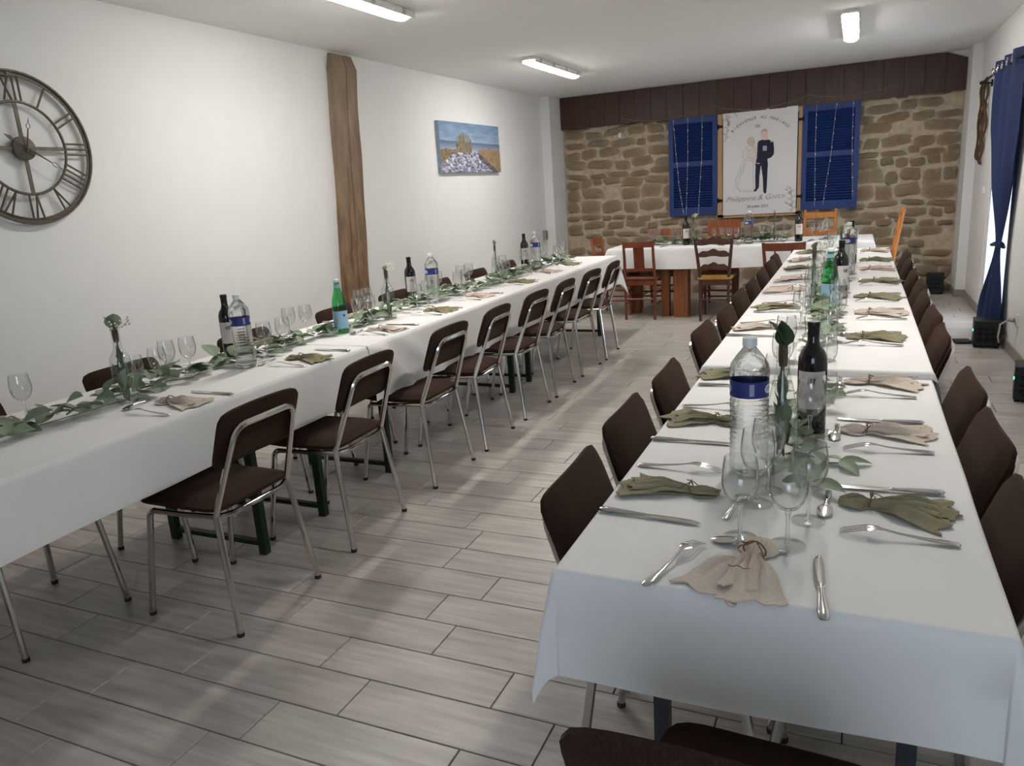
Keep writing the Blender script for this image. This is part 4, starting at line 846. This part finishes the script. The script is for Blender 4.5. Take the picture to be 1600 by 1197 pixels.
# glasses
for i, (x, y) in enumerate(((-.184, 1.403), (-.096, 1.397), (-.066, 1.517), (-.172, 1.578), (-.158, 1.655), (-.090, 2.005), (-.062, 2.095), (-.20, 2.30), (-.075, 2.60), (-.21, 2.62))):
    wineglass(x, y, ZR, f'stemmed wine glass, {ORD[i]} from the near end of right table', 'wine glasses on the near right cloth')
gl = [(-.215, 2.82), (-.183, 2.80), (-.082, 2.85), (-.086, 3.36), (-.06, 3.44), (-.19, 3.58), (-.205, 3.46), (-.07, 3.78), (-.055, 3.87), (-.2, 4.15), (-.19, 4.24), (-.05, 4.5), (-.2, 4.78), (-.045, 4.98), (-.19, 5.25), (-.03, 5.6), (-.2, 5.75), (-.03, 6.1), (-.19, 6.3), (-.03, 6.5), (-.18, 6.75), (-.02, 6.85)]
for i, (x, y) in enumerate(gl): wineglass(x, y, ZF, f'stemmed wine glass, {ORD[i]} along the far cloth of right table', 'wine glasses on the far right cloth')
ga = [(-2.541, 1.998), (-2.579, 2.139), (-2.53, 2.711), (-2.528, 2.839), (-2.523, 3.458), (-2.52, 3.566), (-2.502, 4.052), (-2.504, 4.189), (-2.53, 4.66), (-2.551, 4.818), (-2.52, 5.33), (-2.52, 5.46), (-2.52, 5.98), (-2.52, 6.11), (-2.53, 6.62), (-2.53, 6.74)]
for i, (x, y) in enumerate(ga): wineglass(x, y, ZL, f'stemmed wine glass, {ORD[i]} along the aisle row of left table', 'wine glasses on the left table, aisle row')
gw = [(-2.719, 1.663), (-2.671, 2.269), (-2.645, 2.359), (-2.734, 3.128), (-2.688, 3.21), (-2.75, 3.79), (-2.759, 3.885), (-2.73, 4.62), (-2.73, 4.73), (-2.73, 5.08), (-2.73, 5.22), (-2.73, 5.72), (-2.73, 5.85), (-2.73, 6.3), (-2.73, 6.7), (-2.74, 6.82), (-2.716, 7.12), (-2.687, 7.2)]
for i, (x, y) in enumerate(gw): wineglass(x, y, ZL, f'stemmed wine glass, {ORD[i]} along the wall row of left table', 'wine glasses on the left table, wall row')
gh = [(-2.10, 8.42), (-2.05, 8.45), (-2.0, 8.4), (-1.84, 8.42), (-1.79, 8.4), (-1.74, 8.43), (-1.365, 8.22), (-1.285, 8.24), (-1.205, 8.18), (-1.125, 8.12), (-.90, 8.33), (-.82, 8.36), (-.655, 8.2), (-.41, 8.26), (-.33, 8.24), (-.29, 8.29)]
for i, (x, y) in enumerate(gh): wineglass(x, y, ZT + (.002 if x < -.64 else .008), f'stemmed wine glass, {ORD[i]} from the left on the head table', 'wine glasses on the head table')
for i, (x, y, c) in enumerate(((-1.28, 8.12, ol), (-2.2, 8.15, be), (-.25, 8.35, be))):
    put_nap(x, y, ZT + (.002 if x < -.64 else .008), pi / 2 + .2, c, i, f'{CN[c]} napkin on head table, {ORD[i]} of three', 'napkins on the head table')
for i, (x, y) in enumerate(((-1.87, 8.12), (-1.08, 8.1), (-.42, 8.12))): put_knife(x, y, ZT + (.002 if x < -.64 else .008), rad(80), f'steel knife on head table, {ORD[i]} from the left', 'knives on the head table')

# ------------------------------------------------------------------ bottles
def band(r, z0, z1, a0, a1, n=14):
    return G().grid(lambda u, v: (r * cos(a0 + (a1 - a0) * u), r * sin(a0 + (a1 - a0) * u), z0 + (z1 - z0) * v), n, 1)
def wine_proto():
    r = E('wine_bottle', (0, 0, -6), 0, 'x', 'bottle')
    O('body', G().lathe([(.030, 0), (.0365, .003), (.0375, .010), (.0375, .19), (.036, .205), (.030, .222), (.020, .236), (.0155, .25), (.0145, .272), (.0145, .3)], 28), 'winebottle', r)
    O('foil_capsule', G().lathe([(.0152, .236), (.0150, .25), (.0150, .286), (.0162, .288), (.0162, .297), (.015, .3012)], 20), 'capsule', r)
    lb = O('paper_label', band(.0379, .07, .172, rad(-150), rad(-30)), 'label', r)
    g = G().tube([(-.008, 0, -.008), (-.008, 0, .008), (-.001, 0, -.006), (-.001, 0, .008)], .0016, 4).tube([(.008, 0, .009), (.007, 0, -.005), (.003, 0, -.008)], .0020, 4).tube([(.011, 0, .008), (.004, 0, .004)], .0016, 4)
    O('label_emblem', g.xf(Matrix.Translation((0, -.0388, .146))), 'inkdark', lb); return r
def water_proto():
    r = E('water_bottle', (0, 0, -6), 0, 'x', 'bottle'); P = [(.036, 0), (.042, .006), (.0445, .018)]; z = .03
    while z < .182: P += [(.0445, z), (.0425, z + .0055), (.0445, z + .011)]; z += .0135
    P += [(.0435, .19), (.0435, .232), (.0450, .238), (.0452, .252), (.042, .266), (.030, .285), (.0165, .302), (.0135, .306), (.0135, .312)]
    O('body', G().lathe(P, 28), 'water', r)
    O('cap', G().lathe([(.0165, .308), (.0165, .324), (.015, .327)], 18), 'capw', r)
    lb = O('blue_label', G().lathe([(.0441, .192), (.0441, .230)], 28, caps=False), 'bluelabel', r)
    v, f = text_mesh('CRISTALINE', .0125)
    for a in (rad(-178), rad(-2)): 
        O('label_emblem', G().grid(lambda u, v_: ((.0443) * cos(a + (2 * u - 1) * .55), .0443 * sin(a + (2 * u - 1) * .55), .211 + (2 * v_ - 1) * .011 * sqrt(max(.05, 1 - (2 * u - 1) ** 4))), 10, 1), 'labelwhite', lb)
        O('label_lettering', G().add([(.0446 * cos(a + x / .0446 * .62), .0446 * sin(a + x / .0446 * .62), .2075 + y) for x, y, _ in v], f), 'bluelabel', lb)
    a = rad(-82); g = G()
    for k in range(9):
        if k in (2, 6): continue
        g.add([(.0444 * cos(a + d), .0444 * sin(a + d), zz) for zz in (.198, .226) for d in (k * .025, k * .025 + .016)], [(0, 1, 3, 2)])
    O('barcode', g, 'labelwhite', lb); return r
def green_proto():
    r = E('mineral_water_bottle', (0, 0, -6), 0, 'x', 'bottle')
    O('body', G().lathe([(.030, 0), (.0375, .004), (.039, .014), (.039, .145), (.0375, .165), (.031, .195), (.022, .225), (.0155, .25), (.0145, .27), (.0155, .272), (.0155, .278), (.0135, .28), (.0135, .288)], 26), 'green', r)
    lb = O('blue_label', G().lathe([(.0394, .03), (.0394, .125)], 26, caps=False), 'skylabel', r); O('label_star', band(.0397, .095, .107, rad(-70), rad(-54), 3), 'inkdark', lb); O('neck_label', G().lathe([(.0168, .247), (.0160, .266)], 20, caps=False), 'skylabel', r)
    O('cap', G().lathe([(.0165, .278), (.0165, .291), (.015, .293)], 18), 'capw', r); return r
def leaf_geo(L, w, seed, bend=.25):
    q = random.Random(seed); tw = q.uniform(-.3, .3)
    def fn(u, v):
        s_ = 2 * v - 1; wd = w * (sin(pi * min(1, .04 + .96 * u) ** .82) ** .8); return (L * u, s_ * wd / 2, .35 * abs(s_) * wd * .5 + bend * L * (u * u * .6) * -1 + bend * L * .45 * u + tw * s_ * wd * .4 * u)
    return G().grid(fn, 5, 4)
LEAVES = [leaf_geo(.062, .052, 1), leaf_geo(.055, .034, 2, .4), leaf_geo(.075, .034, 3, .3), leaf_geo(.045, .042, 4, .2), leaf_geo(.068, .058, 5, .35)]
LEAFM = [g.mesh('leaf', M['leaf'], 80) for g in LEAVES]; LEAFD = [g.mesh('leaf', M['leafdark'], 80) for g in LEAVES]
def vase(x, y, z, label, seed, kind='tall', nl=9, flowers=True, bigleaf=False):
    q = random.Random(seed); r = E('bottle_vase', (x, y, z), q.uniform(0, 6) if seed != 1 else 0, label, 'vase', 'glass bottle vases'); r.rotation_euler[2] = .3 if flowers else r.rotation_euler[2]; h = .285
    if kind == 'tall': prof = [(.030, 0), (.0375, .004), (.0385, .03), (.0375, .09), (.033, .14), (.025, .185), (.0175, .215), (.0150, .245), (.0155, .275), (.0165, .285)]
    elif kind == 'straight': prof = [(.030, 0), (.0375, .004), (.0385, .02), (.0385, .155), (.034, .178), (.023, .198), (.0155, .212), (.0145, .26), (.016, .285)]
    else: prof = [(.024, 0), (.030, .004), (.038, .05), (.040, .085), (.034, .13), (.022, .165), (.0125, .185), (.0115, .265), (.014, .285)]
    O('glass_bottle', G().lathe(prof, 24, caps=False).lathe([(.001, .002), (prof[1][0], .004)], 24, caps=False), 'vaseglass', r)
    O('stem_bundle', G().lathe([(.0090, .235), (.0108, .25), (.0112, .27), (.0105, .29)] if kind != 'slim' else [(.007, .235), (.008, .25), (.008, .28)], 10), 'stemdark', r)
    O('stem', G().tube([(.006, 0, .006), (0, .004, .15), (.002, -.002, .30)], .003, 5).tube([(-.01, .008, .006), (-.004, .003, .16), (-.002, .003, .31)], .0024, 5), 'stem', r)
    for k in range(nl):
        zz = .008 + .15 * (k + q.random()) / nl; a = k * 2.4 + q.uniform(-.4, .4); s_ = q.uniform(.85, 1.1) * (1.0 if kind != 'slim' else .7); rr = q.uniform(.004, .017) * (1 if zz < .09 else .6)
        O('leaf', (LEAFM if k % 3 else LEAFD)[k % 5], None, r, (rr * cos(a), rr * sin(a), zz), (0, -q.uniform(1.35, 1.6), a), scale=(s_, s_ * (.8 if zz < .1 else .5), s_))
    for k in range(3 if bigleaf else 2):
        O('leaf', (LEAFD if seed == 1 else LEAFM)[(0, 4, 3)[k]], None, r, (0, 0, .285), (q.uniform(-.3, .3), -q.uniform(1.0, 1.5), (-1.9 if k == 0 else q.uniform(0, 6.2)) if bigleaf else q.uniform(0, 6.2)), scale=((1.05,) * 3 if bigleaf else (.6,) * 3))
    if flowers:
        g = G()
        for k in range(26):
            a = q.uniform(-1.2, 1.2); d = q.uniform(.012, .06); p = (d * cos(a), d * sin(a), .292 + q.uniform(.0, .034)); g.lathe([(.0004, -.0045), (.005, 0), (.0004, .0045)], 6, p)
            if k % 3 == 0: g.tube([(.002, 0, .28), p], .0008, 3)
        O('blossoms', g, 'blossom', r, kind='stuff')
    return r
WP, AP, NP_ = wine_proto(), water_proto(), green_proto(); pused = set()
def bottle(p, x, y, z, rz, label, group):
    if p.name not in pused: pused.add(p.name); p.location = (x, y, z); p.rotation_euler = (0, 0, rz); p['label'] = label; p['group'] = group; return p
    return dup(p, (x, y, z), rz, label, group)
bottle(AP, -.213, 1.765, ZR, 0, 'large clear water bottle with blue label, nearest on the right table', 'plastic water bottles')
bottle(AP, -.045, 5.363, ZF, 1.2, 'clear water bottle with blue label at far end of right table', 'plastic water bottles')
bottle(AP, -2.479, 2.521, ZL, .9, 'clear water bottle beside dark wine bottle, nearest on left table', 'plastic water bottles')
bottle(AP, -2.54, 4.333, ZL, .9, 'clear water bottle with blue label in middle of left table', 'plastic water bottles')
bottle(AP, -2.60, 6.278, ZL, .9, 'clear water bottle with blue label at far end of left table', 'plastic water bottles')
bottle(AP, -1.005, 8.15, ZT + .002, 1.0, 'clear water bottle with blue label standing on head table', 'plastic water bottles')
bottle(WP, -.093, 2.115, ZR, .0, 'dark wine bottle with monogram label, nearest on the right table', 'red wine bottles')
bottle(WP, -.067, 4.327, ZF, .6, 'dark wine bottle behind green bottle on the right table', 'red wine bottles')
bottle(WP, -.031, 5.92, ZF, .3, 'dark wine bottle behind the far water bottle of right table', 'red wine bottles')
bottle(WP, -2.742, 2.706, ZL, .75, 'dark wine bottle behind nearest water bottle on left table', 'red wine bottles')
bottle(WP, -2.759, 4.412, ZL, .75, 'dark wine bottle in the middle of left table', 'red wine bottles')
bottle(WP, -2.78, 6.45, ZL, .6, 'dark wine bottle at far end of left table', 'red wine bottles')
bottle(WP, -1.662, 8.236, ZT + .002, .3, 'dark wine bottle at left on the head table', 'red wine bottles')
bottle(WP, -.528, 8.16, ZT + .008, .2, 'dark wine bottle at right on head table under right shutter', 'red wine bottles')
bottle(NP_, -2.53, 3.302, ZL, .7, 'green glass water bottle with pale blue label on left table', 'green glass water bottles')
bottle(NP_, -.109, 3.994, ZF, 0, 'green glass water bottle with pale blue label on right table', 'green glass water bottles')
vase(-.149, 1.875, ZR, 'clear bottle vase holding dark leaves, nearest on the right table', 1, 'tall', 20, False, True)
vase(-.187, 4.07, ZF, 'clear bottle vase beside green bottle on the right table', 2, 'tall', 8)
vase(-.086, 5.2, ZF, 'clear bottle vase with tall leaf before far water bottle, right table', 3, 'slim', 5, True)
vase(-2.525, 1.932, ZL, 'leafy bottle vase with baby breath flowers, nearest on left table', 4, 'straight', 24, True, True)
vase(-2.502, 3.738, ZL, 'leafy bottle vase by the timber post on left table', 5, 'straight', 12, True)
vase(-2.603, 5.447, ZL, 'slim clear bottle vase in far half of the left table', 6, 'slim', 3, False)
vase(-1.576, 8.2, ZT + .002, 'clear bottle vase with white blossom on head table, beside wine', 7, 'tall', 4, True)
vase(-.763, 8.2, ZT + .002, 'clear bottle vase with leaves on right of the head table', 8, 'slim', 7, False)

# ------------------------------------------------------------------ eucalyptus garlands
def garland(label, pathfn, L, n_, z, width, seed, nf, group='eucalyptus garlands', hmax=.05, smin=.75, smax=1.2):
    q = random.Random(seed); r = E('garland', (*pathfn(0)[:2], z), 0, label, 'garland', group); bx, by = pathfn(0)[:2]
    m = max(6, int(L / .12)); g = G().tube([(pathfn(i / m)[0] - bx + .022 * q.uniform(-1, 1), pathfn(i / m)[1] - by, .005 + .01 * q.random()) for i in range(m + 1)], .0014, 5)
    O('stem', g, 'stem', r)
    for k in range(n_):
        x, y = pathfn(min(1, max(0, (k + q.uniform(-1, 1)) / n_)))[:2]; x += q.gauss(0, width * .45); zz = .004 + q.random() ** 1.6 * hmax; a = q.uniform(0, 2 * pi); s_ = q.uniform(smin, smax); tilt = q.uniform(-.38, .04)
        O('leaf', LEAFM[q.randrange(5)], None, r, (x - bx, y - by, zz + .008), (q.uniform(-.5, .5), tilt if zz < .025 else q.uniform(-.6, .1), a), scale=(s_,) * 3)
    b = G()
    for k in range(nf):
        x, y = pathfn(q.random())[:2]; x += q.gauss(0, width * .6)
        for j in range(5): b.lathe([(.0004, -.003), (.0032, 0), (.0004, .003)], 5, (x - bx + q.uniform(-.02, .02), y - by + q.uniform(-.02, .02), .02 + q.uniform(0, .035)))
    if nf: O('blossoms', b, 'blossom', r, kind='stuff')
garland('long eucalyptus garland of grey-green leaves along the left table', lambda t: (-2.58 + .025 * sin(t * 20) + (.03 if t > .6 else 0), 1.2 + 5.75 * t), 5.75, 292, ZL, .058, 1, 30, hmax=.045, smin=1.05, smax=1.7)
garland('short eucalyptus sprig around glasses at near part of right table', lambda t: (-.11 + .03 * sin(t * 9), 1.66 + .95 * t), .95, 52, ZR, .05, 2, 6, hmax=.035, smin=.8, smax=1.25)
garland('eucalyptus garland between bottles along far part of right table', lambda t: (-.12 + .03 * sin(t * 15), 2.95 + 3.7 * t), 3.7, 150, ZF, .06, 3, 14, smin=.9, smax=1.4)
garland('eucalyptus garland lying along the head table', lambda t: (-2.15 + 1.5 * t, 8.30 + .03 * sin(t * 9)), 1.5, 120, ZT + .002, .06, 4, 12, smin=1.0, smax=1.5)
q_ = E('leaf_sprig', (-.012, 1.855, ZR), .3, 'small three-leaf green sprig lying on right table cloth', 'leaf'); O('leaf', LEAFM[2], None, q_, (0, 0, .012), (.2, .1, 0)); O('leaf', LEAFM[1], None, q_, (0, 0, .012), (.1, 0, 2.4)); O('leaf', LEAFM[2], None, q_, (0, 0, .012), (.3, .1, -1.3)); O('stem', G().tube([(-.03, .01, .004), (0, 0, .006), (.03, 0, .008)], .0016, 5), 'stem', q_)
